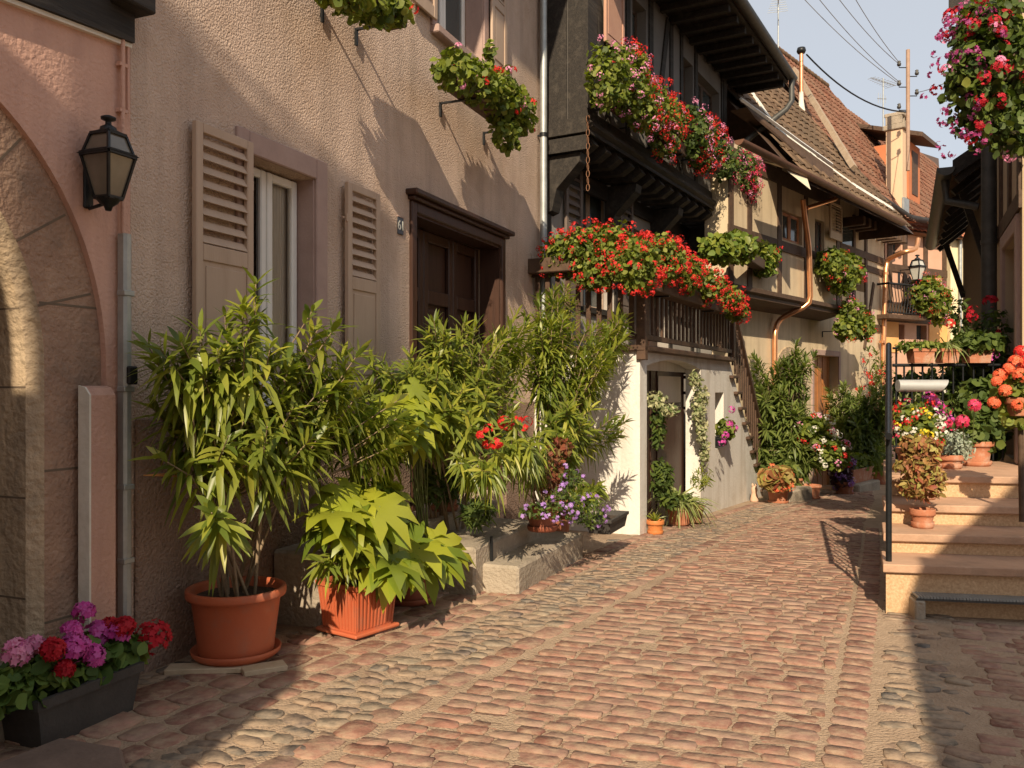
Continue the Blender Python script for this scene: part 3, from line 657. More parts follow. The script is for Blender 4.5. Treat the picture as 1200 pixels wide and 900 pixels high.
# stained wall-foot stones of the cream house are left to the roughcast
# ---- pink house
pink = fthing(W1, 'house', 'pink plastered house with a round stone archway at the left edge', 'house')
ac = W1.U(128)-1.32; aR = 1.30; aB = 1.47; az = 1.70       # arch centre, radii, springing
mb = MB(); uL = ac-3.2; NA = 48; z1p = W1.Z(150, 52)
sl = (W1.Z(20, 3)-W1.Z(150, 52))/(W1.U(20)-W1.U(150))
ztop = 3.75
arc = [(ac+aR*math.cos(t), az+aB*math.sin(t)) for t in np.linspace(0, math.pi, NA+1)]
V = [(x, 0, z) for x, z in arc]; b0 = len(V)
V += [(ac+(1.7 if math.cos(t) >= 0 else -1.7)*1.0, 0, 0) for t in []]
# plaster face: strips between the arch and the straight outer edge
out = []
for (x, z) in arc: out.append((x, 0, ztop))
VV = [v for v in V]+out; F = [(i, i+1, NA+1+i+1, NA+1+i) for i in range(NA)]
mb.add(VV, F)
mb.add([(ac+aR, 0, -.3), (uB-.001, 0, -.3), (uB-.001, 0, ztop), (ac+aR, 0, ztop), (ac+aR, 0, az)], [(0, 1, 2, 3, 4)])
mb.add([(ac-aR, 0, -.3), (uL, 0, -.3), (uL, 0, ztop), (ac-aR, 0, ztop), (ac-aR, 0, az)], [(0, 1, 2, 3, 4)])
rim = [(ac+aR, 0, -.3)]+[(x, 0, z) for x, z in arc]+[(ac-aR, 0, -.3)]
mb.add([p for p in rim]+[(p[0], .05, p[2]) for p in rim], [(i, i+1, len(rim)+i+1, len(rim)+i) for i in range(len(rim)-1)])
mb.box(uL, uB-.001, .6, 5, 2.9, ztop)
mb.add([(uB-.001, 0, -.3), (uB-.001, 5, -.3), (uB-.001, 5, ztop), (uB-.001, 0, ztop)], [(0, 1, 2, 3)])
mb.build('wall', M_pink, pink)
# stone arch ring: rough face, light chamfer, worn reveal
iw = W1.U(128)-W1.U(62)
def arcring(r1, rb1, y1, r2, rb2, y2, zlow=-.3):
    p = []; q = []
    for t in np.linspace(0, math.pi, NA+1): p.append((ac+r1*math.cos(t), y1, az+rb1*math.sin(t))); q.append((ac+r2*math.cos(t), y2, az+rb2*math.sin(t)))
    p = [(ac+r1, y1, zlow)]+p+[(ac-r1, y1, zlow)]; q = [(ac+r2, y2, zlow)]+q+[(ac-r2, y2, zlow)]
    n = len(p); return p+q, [(i, i+1, n+i+1, n+i) for i in range(n-1)]
mb = MB(); v, f = arcring(aR, aB, .035, aR-iw, aB-iw, .035); mb.add(v, f); mb.build('arch_stone', M_bstone, pink)
mb = MB(); v, f = arcring(aR-iw, aB-iw, .035, aR-iw-.06, aB-iw-.06, .09); mb.add(v, f); v, f = arcring(aR-iw-.06, aB-iw-.06, .09, aR-iw-.06, aB-iw-.06, .42); mb.add(v, f); mb.build('arch_reveal', M_ystone, pink)
# joints of the arch stones
mb = MB()
for zz in (1.18, 2.02, .42):
    r_ = aR if zz < az else None
    x1 = ac+aR*(1 if zz <= az else math.sqrt(max(0, 1-((zz-az)/aB)**2))); 
    mb.box(x1-iw+.0, x1, .0335, .0345, zz, zz+.012)
for dg_ in (16, 33, 50, 68, 86):
    for sg in (1, -1):
        t_ = R(dg_); c_, n_ = math.cos(t_)*sg, math.sin(t_)
        mb.beam((ac+(aR-.02)*c_, .0335, az+(aB-.02)*n_), (ac+(aR-iw)*c_, .0335, az+(aB-iw)*n_), .012, .002, (0, -1, 0))
        mb.beam((ac+(aR-iw-.059)*c_, .09, az+(aB-iw-.059)*n_), (ac+(aR-iw-.059)*c_, .42, az+(aB-iw-.059)*n_), .010, .003, (c_, 0, n_))
for zz in (.55, 1.05, 1.6): mb.box(ac+aR-iw-.0605, ac+aR-iw-.0585, .09, .42, zz, zz+.01)
mb.build('joint', surf('dark_joint', (.12, .085, .06), (.16, .12, .085), 8, .95), pink)
mb = MB(); r3, rb3 = aR-iw-.061, aB-iw-.061
pts = [(ac+r3*math.cos(t), .40, az+rb3*math.sin(t)) for t in np.linspace(0, math.pi, NA+1)]; pts = [(ac+r3, .40, .1)]+pts+[(ac-r3, .40, .1)]
mb.add(pts, [tuple(range(len(pts)))])
for k in range(-4, 5):
    x = ac+k*.24; hh = az+rb3*math.sqrt(max(.02, 1-((x-ac)/r3)**2))-.05
    if abs(x-ac) < r3-.05: mb.box(x-.012, x+.012, .385, .399, .1, hh, .004)
mb.build('door', M_dwood, pink)
mb = MB(); mb.box(ac-aR+.02, ac+aR-.03, -.16, .45, -.2, .22, .02); mb.build('door_sill', M_step, pink)
# pink pilaster foot at the arch, pale strip painted for sunlight on its left face
pa, pb = W1.U(94), W1.U(123); pz = W1.Z(114, 452)
mb = MB(); mb.prism([(-.075, -.3), (-.001, -.3), (-.001, pz), (-.045, pz-.01), (-.075, pz-.05)], 'x', pa, pb); mb.build('pilaster', M_pink, pink)
mb = MB(); mb.prism([(-.0775, -.3), (-.0, -.3), (-.0, pz+.002), (-.045, pz-.008), (-.0775, pz-.048)], 'x', pa-.012, pa-.001); mb.build('pilaster_sun_strip', M_mortar, pink)
# upper timber storey: sill beam with a white plaster edge under it
mb = MB(); P0 = (W1.U(0)-2.8, ); zbm = lambda u: z1p+(u-W1.U(150))*sl
ub0, ub1 = uL, W1.U(150)
mb.add([(ub0, -.05, zbm(ub0)), (ub1, -.05, zbm(ub1)), (ub1, -.05, zbm(ub1)+.26), (ub0, -.05, zbm(ub0)+.26), (ub0, .12, zbm(ub0)), (ub1, .12, zbm(ub1)), (ub1, .12, zbm(ub1)+.26), (ub0, .12, zbm(ub0)+.26)],
       [(0, 1, 2, 3), (0, 4, 5, 1), (1, 5, 6, 2), (2, 6, 7, 3), (4, 7, 6, 5)])
mb.build('sill_beam', M_beam, pink)
mb = MB(); mb.box(uL, uB-.02, .01, 5, ztop, 8.2)
mb.build('upper_wall', M_pink, pink)
mb = MB()
for u in (W1.U(137), W1.U(20), W1.U(-200)): mb.box(u-.09, u+.09, -.045, .008, z1p-.02+.2, 8.2, .01)
mb.box(W1.U(120), W1.U(158), -.16, .0, W1.Z(140, 14), W1.Z(140, -8), .01); mb.box(uL, ub1, -.05, .008, 5.1, 5.3)
mb.build('timber_frame', M_beam, pink)
mb = MB(); 
mb.add([(ub0, -.03, zbm(ub0)-.025), (ub1, -.03, zbm(ub1)-.025), (ub1, -.03, zbm(ub1)-.002), (ub0, -.03, zbm(ub0)-.002), (ub0, .0, zbm(ub0)-.025), (ub1, .0, zbm(ub1)-.025)], [(0, 1, 2, 3), (0, 4, 5, 1)])
mb.build('plaster_edge', M_mortar, pink)
mb = MB(); mb.prism([(-.35, 8.15), (3.5, 12), (3.5, 12.15), (-.35, 8.3)], 'x', uL, uB-.25); mb.build('roof', M_tiler, pink)
# service pipes on the seam
cu = W1.U(139)
cp = fthing(W1, 'cable_conduit', 'narrow pink painted conduit running down to the lantern on the pink wall', 'conduit', cu, .03, 0)
mb = MB(); mb.tube([(0, 0, W1.Z(139, 275)), (0, 0, z1p+.22)], .012, 10); mb.tube([(.045, 0.01, W1.Z(139, 130)), (.045, .01, z1p+.3)], .008, 8)
mb.build('tube', M_pink, cp); mb = MB()
for zz in (2.75, 3.1, 3.35): mb.box(-.022, .03, -.005, .028, zz, zz+.02)
mb.build('clip', M_pink, cp)
zc = fthing(W1, 'cable_guard', 'galvanised steel channel guarding the cable from lantern height to the ground', 'cable guard', W1.U(139.5), .02, -.1)
mb = MB(); zt_ = W1.Z(139, 275)+.1; mb.prism([(-.028, 0), (-.028, -.04), (-.012, -.052), (.012, -.052), (.028, -.04), (.028, 0)], 'z', .0, zt_); mb.build('channel', M_zinc, zc)
mb = MB(); 
for z in (.35, .75, 1.15, 1.68, 2.2): mb.box(-.036, .036, -.058, .0, z, z+.03, .004)
mb.build('clip', M_zinc, zc); mb = MB(); mb.box(-.03, .035, -.085, -.058, 1.72, 1.82, .008); mb.build('lock', M_iron, zc)
# ================================================================ wall lantern (four-sided, tapering)
def lantern(F, px, py, scale, label, o=.17, lit=False, name='wall_lantern', mirror=1):
    u, z = F.at(px, py, o); t = fthing(F, name, label, 'lantern', u, o, z)
    def fr(r, z): return [(-r*.82, -r*.9, z), (r*.82, -r*.9, z), (r*.82, r*.9, z), (-r*.82, r*.9, z)]
    s_ = scale; b = MB()
    def bars(r0, z0, r1, z1, w): 
        for a, c in zip(fr(r0, z0), fr(r1, z1)): b.beam(a, c, w, w, (1, 0, 0))
    def ring(r, z, w):
        q = fr(r, z)
        for i in range(4): b.beam(q[i], q[(i+1) % 4], w, w, (0, 0, 1))
    bars(.075*s_, -.24*s_, .145*s_, .06*s_, .018*s_); ring(.075*s_, -.24*s_, .022*s_); ring(.148*s_, .065*s_, .03*s_)
    bars(.135*s_, .08*s_, .095*s_, .21*s_, .018*s_); ring(.095*s_, .215*s_, .022*s_)
    b.add(fr(.17*s_, .068*s_)+fr(.13*s_, .095*s_), [(0, 1, 5, 4), (1, 2, 6, 5), (2, 3, 7, 6), (3, 0, 4, 7)])
    b.build('frame', M_iron, t)
    c = MB(); c.lathe([(0, -.33*s_), (.02*s_, -.33*s_), (.03*s_, -.30*s_), (.065*s_, -.275*s_), (.085*s_, -.245*s_)], 16); c.build('base_cap', M_iron, t)
    c = MB(); c.add(fr(.105*s_, .215*s_)+fr(.05*s_, .25*s_), [(0, 1, 5, 4), (1, 2, 6, 5), (2, 3, 7, 6), (3, 0, 4, 7)]); c.lathe([(.06*s_, .24*s_), (.055*s_, .265*s_), (.022*s_, .285*s_), (.02*s_, .31*s_), (.05*s_, .322*s_), (.052*s_, .338*s_), (.02*s_, .352*s_), (0, .355*s_)], 20); c.build('crown_cap', M_iron, t)
    g = MB()
    for r0, z0, r1, z1 in ((.072*s_, -.235*s_, .14*s_, .055*s_), (.13*s_, .09*s_, .092*s_, .205*s_)):
        q = fr(r0, z0)+fr(r1, z1); g.add(q, [(0, 1, 5, 4), (1, 2, 6, 5), (2, 3, 7, 6), (3, 0, 4, 7)])
    g.build('pane', M_lglass if lit else surf('smoky_pane', (.10, .085, .065), (.17, .145, .11), 4, .15, spec=.7), t)
    a = MB(); a.tube([(0, .06*s_, -.28*s_), (0, o-.02, -.30*s_), (0, o, -.22*s_)], .014*s_, 8); a.box(-.04*s_, .04*s_, o-.02, o, -.30*s_, .12*s_, .006); a.tube([(0, .09*s_, .02*s_), (0, o, .04*s_)], .012*s_, 8); a.build('wall_arm', M_iron, t)
    return t
lt = lantern(W1, 127, 193, .72, 'black four-sided wall lantern with smoky panes on the pink wall near the arch', .15)
# ================================================================ DARK TIMBER HOUSE with the outside stair
F2 = Fac(0.405, 10.94, 29.9)        # ground-storey wall
OJ = 0.6                             # jetty
dark = fthing(F2, 'house', 'dark half-timbered house with a jettied upper storey and flower boxes', 'house')
L2 = F2.U(850, OJ); zj = 4.60; zjt = 4.96; zt2 = 7.75
# openings by picture
a1, a2 = F2.U(682), F2.U(702); b1, b2 = F2.U(735), F2.U(775)
wz0, wz1 = 2.75, F2.Z(690, 190)
mb = MB(); dzk = 2.12
wall_holes(mb, 0.02, L2, -.9, zj-.02, 0, .3, [(a1, a2+.55, wz0, wz1), (b1+.25, b2+.35, dzk, 4.15), (F2.U(800), F2.U(822), 2.9, 4.0)])
mb.build('wall', M_gray, dark)
for (p, q, r_, s_, shl) in ((a1, a2+.55, wz0, wz1, True), (F2.U(800), F2.U(822), 2.9, 4.0, False)):
    casement(dark, p+.01, q-.01, r_, s_-.01, .16, .05, mat=M_shut)
    f = MB(); f.box(p-.09, p-.001, -.03, .05, r_-.08, s_+.09); f.box(q+.001, q+.09, -.03, .05, r_-.08, s_+.09); f.box(p, q, -.03, .05, s_, s_+.09); f.box(p, q, -.05, .05, r_-.08, r_-.001); f.build('window_frame', M_beam, dark)
    m = shutter_local(p-.62, p-.11, r_-.02, s_+.02, louv=8, split=.5, y=-.07, t=.04); m.build('shutter', surf('brown_shutter', (.13, .095, .08), (.17, .13, .105), 6, .6), dark)
    m = shutter_local(q+.11, q+.62, r_-.02, s_+.02, louv=8, split=.5, y=-.07, t=.04); m.build('shutter', surf('brown_shutter', None), dark)
mb = MB(); mb.box(b1+.25, b2+.35, .2, .24, dzk, 4.15)
for k in range(4): x = b1+.3+k*(b2-b1+.0)/4; mb.box(x, x+.02, .19, .199, dzk, 4.1)
mb.build('door', M_dwood, dark)
mb = MB()   # timbers of the lower storey
for u, w_ in ((.10, .16), (b1+.12, .16), (b2+.45, .16), (L2-.12, .2), (F2.U(815)+.9, .14)): mb.box(u-w_/2, u+w_/2, -.02, .002, 2.1, zj-.2)
mb.box(.02, L2, -.05, .01, zj-.24, zj-.02); mb.box(.02, L2, -.022, .002, 2.02, 2.14)
mb.build('timber_frame', M_beam, dark)
# jetty: joist ends, moulded sill
mb = MB()
for k in range(15): u = .22+k*(L2-.4)/14; mb.prism([(.02, zj+.001), (.02, zj+.2), (-OJ+.03, zj+.2), (-OJ-.04, zj+.08), (-OJ+.12, zj-.02)], 'x', u-.08, u+.08)
mb.build('joist', M_beam, dark)
mb = MB(); 
for k in range(4): u = .16+k*(L2-.5)/3; mb.prism([(.0, zj-.75), (-.09, zj-.72), (-.16, zj-.45), (-OJ+.12, zj-.14), (-OJ+.1, zj-.03), (.0, zj-.03)], 'x', u-.11, u+.11)
mb.build('bracket', M_beam, dark)
mb = MB(); mb.prism([(.2, zj+.202), (.2, zjt), (-OJ-.02, zjt), (-OJ-.10, zjt-.05), (-OJ-.10, zjt-.10), (-OJ-.05, zjt-.14), (-OJ-.07, zjt-.2), (-OJ+.02, zj+.202)], 'x', -.02, L2)
mb.build('sill_beam', M_beam, dark)
mb = MB(); ow0, ow1 = F2.U(703, OJ), F2.U(740, OJ)
uw = lambda px: F2.U(px, OJ)
wins = [(uw(741), uw(757), 5.75, 7.1), (uw(798), uw(812), 5.6, 7.0), (uw(818), uw(843), 5.6, 7.0)]
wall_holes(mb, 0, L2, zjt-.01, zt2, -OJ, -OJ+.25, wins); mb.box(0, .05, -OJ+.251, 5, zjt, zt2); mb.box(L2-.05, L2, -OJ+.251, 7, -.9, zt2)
mb.build('upper_wall', surf('shade_darkened_panel', (.15, .138, .128), (.20, .185, .17), 2, .9), dark)  # panel grey darkened, putting the eave's shade into its colour
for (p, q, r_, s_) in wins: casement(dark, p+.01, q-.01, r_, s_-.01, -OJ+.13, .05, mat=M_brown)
mb = MB(); y0 = -OJ-.022
for px, w_ in ((692, .24), (735, .14), (762, .16), (786, .14), (798, .12), (815, .14), (846, .16)):
    u = uw(px); u = max(u, .12); mb.box(u-w_/2, u+w_/2, y0, -OJ+.01, zjt, zt2)
mb.box(L2-.2, L2+.01, y0-.01, -OJ+.01, zjt, zt2)
mb.box(0, L2, y0-.012, -OJ+.01, zt2-.22, zt2-.001); mb.box(0, L2, y0-.005, -OJ+.008, 5.5, 5.62); mb.box(0, L2, y0-.005, -OJ+.008, zjt, zjt+.12)
mb.beam((uw(697), -OJ-.012, 6.9), (uw(712), -OJ-.012, zjt+.05), .14, .03, (0, -1, 0)); mb.beam((uw(700), -OJ-.010, 6.6), (uw(716), -OJ-.010, 5.9), .12, .03, (0, -1, 0))
mb.beam((uw(765), -OJ-.012, zjt+.1), (uw(782), -OJ-.012, 7.3), .14, .03, (0, -1, 0)); mb.beam((uw(800), -OJ-.010, 5.6), (uw(790), -OJ-.010, zjt), .12, .03, (0, -1, 0))
# near end wall of the jetty (faces the viewer)
mb.box(-.012, .28, -OJ-.03, -OJ+.25, zjt-.0, zt2); mb.box(-.03, -.001, -OJ-.02, .4, zj-.02, zj+.16); mb.box(-.05, -.001, -OJ-.04, .4, zj+.19, zjt+.02)
mb.box(-.02, -.0005, -OJ+.26, .5, zjt+.02, zt2)
mb.build('upper_timber', M_beam, dark)
# big lit shutter leaf of the first upper window, standing open
us = uw(700); m = MB()
p0 = (uw(703), -OJ-.05); 
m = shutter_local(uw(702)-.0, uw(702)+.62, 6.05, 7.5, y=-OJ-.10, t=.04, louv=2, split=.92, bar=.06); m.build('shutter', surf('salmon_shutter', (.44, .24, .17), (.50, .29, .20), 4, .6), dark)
# roof with deep eave, soffit rafters, gutter and swan-neck pipe
eo = 1.62; ez = 7.42; ri = 4.2
mb = MB(); mb.prism([(-eo, ez-.02), (ri, ez+5.3), (ri, ez+5.5), (-eo, ez+.14)], 'x', -.25, L2+.75); mb.prism([(ri*2+eo, ez-.02), (ri+.01, ez+5.3), (ri+.01, ez+5.5), (ri*2+eo, ez+.14)], 'x', -.25, L2+.75)
mb.build('roof', M_tileg, dark)
mb = MB(); k_ = 5.32/(ri+eo)
for i in range(16): u = -.15+i*(L2+.75)/15; mb.beam((u, -eo+.08, ez-.10), (u, -OJ-.03, ez-.10), .10, .10, (1, 0, 0))
mb.build('rafter', M_beam, dark)
mb = MB(); mb.prism([(-eo+.03, ez-.045), (-OJ+.02, ez-.045), (-OJ+.02, ez+.86), (-eo+.03, ez+.02)], 'x', -.24, L2+.74); mb.build('soffit', M_beam, dark)
mb = MB(); gx = MB()
def half_gutter(mb, p, q, r, n=10):
    p, q = Vector(p), Vector(q); d = (q-p).normalized(); a = Vector((d.y, -d.x, 0)).normalized(); V = []
    for e in (p, q):
        for k in range(n+1):
            t = math.pi*k/n; V.append(e+a*r*math.cos(t)-Vector((0, 0, 1))*r*math.sin(t))
    mb.add([tuple(v) for v in V], [(k, k+1, n+1+k+1, n+1+k) for k in range(n)], True)
    mb.add([tuple(v) for v in V[:n+1]], [tuple(range(n+1))]); mb.add([tuple(v) for v in V[n+1:]], [tuple(range(n+1))])
half_gutter(mb, (-.2, -eo-.06, ez+.06), (L2+.73, -eo-.06, ez+.02), .085); mb.build('gutter', M_dzinc, dark)
mb = MB(); mb.tube([(L2+.6, -eo-.06, ez-.02), (L2+.6, -eo-.06, ez-.45), (L2+.5, -eo+.02, ez-.62), (L2+.05, -OJ-.18, ez-1.35), (L2-.02, -OJ-.12, ez-1.55), (L2-.02, -OJ-.12, 4.5), (L2-.02, -.1, 4.0), (L2-.02, -.1, -.6)], .052, 12); mb.build('downpipe', M_dzinc, dark)
# hanging chain by the jetty corner
hc = fthing(F2, 'chain', 'short rusty chain hanging from the jetty corner beside the zinc pipe', 'chain', uw(668)+.02 if False else -.08, OJ+.06, 4.98)
mb = MB()
for k in range(11):
    z = -.05-k*.085; r_ = .022; pts = [(r_*math.cos(t)*(1 if k % 2 else 0), r_*math.cos(t)*(0 if k % 2 else 1), z+.045*math.sin(t)) for t in np.linspace(0, 2*math.pi, 9)]; mb.tube(pts, .0045, 5, caps=False)
mb.build('links', surf('rust', (.18, .085, .045), (.26, .13, .07), 20, .8), hc)

# ---- whitewashed stair block in front of the dark house
P2 = Fac(1.49, 9.94, 27.2)
blk = fthing(P2, 'stair_block', 'whitewashed masonry stair block with a shaded doorway below the wooden balcony', 'stair')
uF = P2.U(895)
zD = 2.03; uD = P2.U(853)          # deck to here, then steps down to uF
zbB = lambda u: zg(P2.W(u, 0, 0).x, P2.W(u, 0, 0).y)-.25
do0, do1 = P2.U(758), P2.U(806); ds0, ds1 = P2.U(838), P2.U(848)
zd1 = P2.Z(790, 422); ns0, ns1 = P2.Z(843, 525), P2.Z(838, 460)
dw = P2.U(768)
mb = MB(); dep = 1.75
uS = P2.U(855)
nst = 9; stairs = []
zend = zg(*P2.W(uF, 0, 0).xy); 
prof_pts = [(0, -1.0), (0, zD)]
# front skin with openings, straight-topped part
dR = P2.U(821)
wall_holes(mb, 0, uS, -1.0, zD, 0, .22, [(do0, dR, -1.0, zd1), (ds0, ds1, ns0, ns1)])
# triangular part under the flight
V = [(uS, 0, -1.0), (uF, 0, -1.0), (uF, 0, zend+.15), (uS, 0, zD)]; V += [(x, .22, z) for x, _, z in V]
mb.add(V, [(0, 1, 2, 3), (5, 4, 7, 6), (1, 5, 6, 2), (2, 6, 7, 3)])
mb.box(0, min(.2, do0), .2205, dep, -1.0, zD); mb.box(do0-.0, dR+.4, 1.45, 1.6, -1.0, zD-.2)
mb.box(.2205, uS, .2205, dep, zD-.2, zD-.001)
mb.box(ds0-.02, ds1+.02, .2202, .25, ns0-.05, ns1+.05)
mb.build('wall', M_wplast, blk)
mb = MB(); na = 14; arch_h = .07     # flat arch head
for i in range(na):
    a = do0+(dR-do0)*i/na; b = do0+(dR-do0)*(i+1)/na; f_ = lambda x: zd1-.10*(((x-(do0+dR)/2)/((dR-do0)/2))**2)
    mb.add([(a, .003, f_(a)), (b, .003, f_(b)), (b, .003, zd1+.001), (a, .003, zd1+.001), (a, .2, f_(a)), (b, .2, f_(b))], [(0, 1, 2, 3), (0, 4, 5, 1)])
mb.build('arch_head', M_wplast, blk)
mb = MB(); q0 = do0+.75; mb.box(do0-.05, dR+.05, .262, .30, -.9, zd1+.1); 
for k in range(5): x = do0+.12+k*.27; mb.box(x, x+.02, .248, .2615, -.9, zd1-.05)
dd = mb.build('door', M_dwood, blk)
mb = MB(); a_, b_ = P2.U(771, -.25), P2.U(797, -.25); mb.box(a_, b_, .24, .2475, P2.Z(784, 472, -.25), P2.Z(784, 441, -.25), .004); mb.build('door_window', M_curtain, dd)
mb = MB(); mb.box(-.06, uS+.05, -.08, dep, zD+.0005, zD+.075, .015); mb.build('deck', M_railw, blk)
# wooden treads and carriage of the flight
Lf = uF-uS; 
for i in range(nst):
    f_ = (i+.5)/nst; z = zD-(zD-zend)*(i+1)/(nst+.4); u0 = uS+Lf*i/nst
    mb = MB(); mb.box(u0-.03, u0+Lf/nst+.04, -.07, .95, z-.0, z+.05, .01); mb.build('tread', M_railw, blk)
mb = MB(); mb.beam((uS, .10, zD-.32), (uF, .10, zend-.12), .22, .06, (0, -1, 0)); mb.build('carriage', M_wplast, blk)
# balustrade
mb = MB(); zr = zD+.98; yr = -.03
def balus(mb, u0, u1, z0, z1, n, y=yr):
    for i in range(n):
        u = u0+(u1-u0)*(i+.5)/n; mb.box(u-.028, u+.028, y-.014, y+.014, z0, z1)
mb.box(-.04, uS, yr-.04, yr+.04, zr-.04, zr+.03, .01); mb.box(-.04, uS, yr-.025, yr+.025, zD+.14, zD+.20); rl = mb.build('handrail', M_railw, blk)
nb = 23
for i in range(nb):
    u = .10+(uS-.2)*(i+.5)/nb; mb = MB(); mb.box(u-.03, u+.03, yr-.014, yr+.014, zD+.201, zr-.041, .004); mb.build('baluster', M_railw, blk)
mb = MB(); mb.box(-.05, .06, yr-.05, yr+.06, zD-.10, zr+.04, .008); mb.build('post', M_railw, blk)
mb = MB(); mb.box(uS-.05, uS+.05, yr-.05, yr+.05, zD+.076, zr+.06, .008); mb.build('post', M_railw, blk)
mb = MB(); mb.box(uF-.05, uF+.05, yr-.06, yr+.04, zend-.05, zend+1.0, .008); mb.build('post', M_railw, blk)
mb = MB(); mb.beam((uS+.05, yr, zr-.02), (uF-.05, yr, zend+.92), .07, .09, (0, -1, 0)); mb.build('handrail', M_railw, blk)
for i in range(17):
    f_ = (i+.5)/17; u = uS+Lf*f_; zt_ = zr-.06+(zend+.88-zr+.02)*f_; zb_ = zD+.02+(zend-zD+.02)*f_; mb = MB(); mb.box(u-.026, u+.026, yr-.013, yr+.013, zb_, zt_, .004); mb.build('baluster', M_railw, blk)
# side return of the rail at the near end
mb = MB(); mb.box(-.045, .025, yr+.07, 1.6, zr-.04, zr+.03); mb.box(-.04, .02, yr+.07, 1.6, zD+.14, zD+.2); mb.build('handrail', M_railw, blk)
for i in range(11):
    v = .1+i*.135; mb = MB(); mb.box(-.02, .005, v-.03, v+.03, zD+.201, zr-.041, .004); mb.build('baluster', M_railw, blk)
# ================================================================ ROOF TILES
def tiles(name, mat, parent, o, ud, vd, nu, nv, tw=.22, th=.30, keep=None, amp=.022, lift=.03):
    """o: eave corner, ud unit along, vd unit up the slope; every tile is its own piece, sine-curved and lifted at its foot"""
    o, ud, vd = Vector(o), Vector(ud).normalized(), Vector(vd).normalized(); nn = ud.cross(vd).normalized()
    if nn.z < 0: nn = -nn
    mb = MB(); K = 6; V = []; F = []; c = 0
    xs = [k/K for k in range(K+1)]
    for j in range(nv):
        for i in range(nu):
            if keep and not keep(i*tw, j*th): continue
            dj = random.uniform(-.008, .008); dl = random.uniform(-.006, .006)
            for e, hh in ((0, lift+dl), (1.12, .004)):
                for x in xs: V.append(o+ud*((i+x)*tw)+vd*((j+e)*th+(dj if e == 0 else 0))+nn*(hh+amp*math.sin(2*math.pi*x)))
            for x in xs: V.append(o+ud*((i+x)*tw)+vd*(j*th+dj)+nn*(lift+dl-.022+amp*math.sin(2*math.pi*x)))
            for k in range(K): F.append((c+k, c+k+1, c+K+1+k+1, c+K+1+k)); F.append((c+k, c+k+1, c+2*(K+1)+k+1, c+2*(K+1)+k))
            c += 3*(K+1)
    mb.add([tuple(v) for v in V], F, True)
    return mb.build(name, mat, parent)
# ================================================================ CREAM HOUSE WITH COPPER PIPES, further on
F3 = Fac(5.34, 17.5, 40.3)
cop = fthing(F3, 'house', 'cream house with copper rain pipes, bay gallery and weathered grey-brown tile roof', 'house')
g3 = -0.50
U3 = F3.U; uA, uZ = U3(851), U3(1036)
ze = 6.1; ad0, ad1 = U3(907), U3(940); d0, d1 = U3(953), U3(982); dzt = F3.Z(967, 417)
mb = MB(); wall_holes(mb, uA, uZ, -1.6, 6.3, 0, .4, [(d0, d1, -1.6, dzt), (ad0, ad1, -1.6, 1.4), (U3(1003), U3(1013), 4.05, 4.8)])
mb.box(uA, uA+.3, .401, 6, -1.6, 6.3); mb.box(uZ-.3, uZ, .401, 6, -1.6, 6.3)
mb.build('wall', M_creamp, cop)
mb = MB(); acx = (ad0+ad1)/2; ar = (ad1-ad0)/2
pr = []
for t in np.linspace(0, math.pi, 17): pr.append((acx+ar*math.cos(t), 1.4+ar*1.15*math.sin(t)))
pro = [(acx+(ar+.22)*math.cos(t), 1.4+(ar*1.15+.22)*math.sin(t)) for t in np.linspace(0, math.pi, 17)]
pr = [(ad1, -1.2)]+pr+[(ad0, -1.2)]; pro = [(ad1+.22, -1.2)]+pro+[(ad0-.22, -1.2)]; n = len(pr)
mb.add([(x, -.03, z) for x, z in pr]+[(x, -.03, z) for x, z in pro]+[(x, .3, z) for x, z in pr]+[(x, 0, z) for x, z in pro], [(i, i+1, n+i+1, n+i) for i in range(n-1)]+[(i, i+1, 2*n+i+1, 2*n+i) for i in range(n-1)]+[(n+i, n+i+1, 3*n+i+1, 3*n+i) for i in range(n-1)])
mb.build('arch_stone', M_ystone, cop)
mb = MB(); mb.add([(x, -.006, z) for x, z in pr], [tuple(range(n))]); mb.box(ad0, ad1, .25, .3, -1.4, 1.4); mb.build('arched_door', M_dwood, cop)
mb = MB(); mb.box(d0, d1, .2, .25, -1.3, dzt); 
for k in range(5): x = d0+(d1-d0)*(k+.5)/5; mb.box(x-.012, x+.012, .188, .199, -1.2, dzt)
mb.build('door', surf('honey_door_wood', (.30, .11, .03), (.42, .17, .05), 6, .5), cop)
mb = MB(); mb.box(d0-.12, d0-.001, -.03, .1, -1.2, dzt+.13, .01); mb.box(d1+.001, d1+.12, -.03, .1, -1.2, dzt+.13, .01); mb.box(d0, d1, -.03, .1, dzt+.001, dzt+.13, .01); mb.build('door_frame', M_mauve, cop)
# bay gallery
gz0 = 3.25; go = .45; gu0, gu1 = U3(853, go), U3(983, go); gt = 6.0
mb = MB(); bw0, bw1 = U3(917, go), U3(940, go); bz0, bz1 = F3.Z(928, 284, go), F3.Z(928, 250, go)
wall_holes(mb, gu0, gu1, gz0+.18, gt, -go, -go+.15, [(bw0, bw1, bz0, bz1), (U3(955, go), U3(966, go), 4.1, 5.2)]); mb.box(gu0, gu1, -go+.151, -.001, gz0+.18, gz0+.3)
mb.box(gu1-.12, gu1, -go+.151, -.001, gz0+.301, gt); mb.box(gu0, gu0+.12, -go+.151, -.001, gz0+.301, gt)
mb.build('bay_wall', M_creamp, cop)
mb = MB(); y0 = -go-.022; y1 = -go+.01
for px in (856, 878, 913, 944): u = U3(px, go); mb.box(u-.09, u+.09, y0, y1, gz0+.18, gt)
for zz, w_ in ((gt-.28, .14), (bz0-.12, .08)): mb.box(gu0, gu1, y0-.006, y1, zz-w_, zz+w_)
mb.box(bw0-.3, bw1+.2, y0-.012, y1, bz0-.24, bz0-.05)
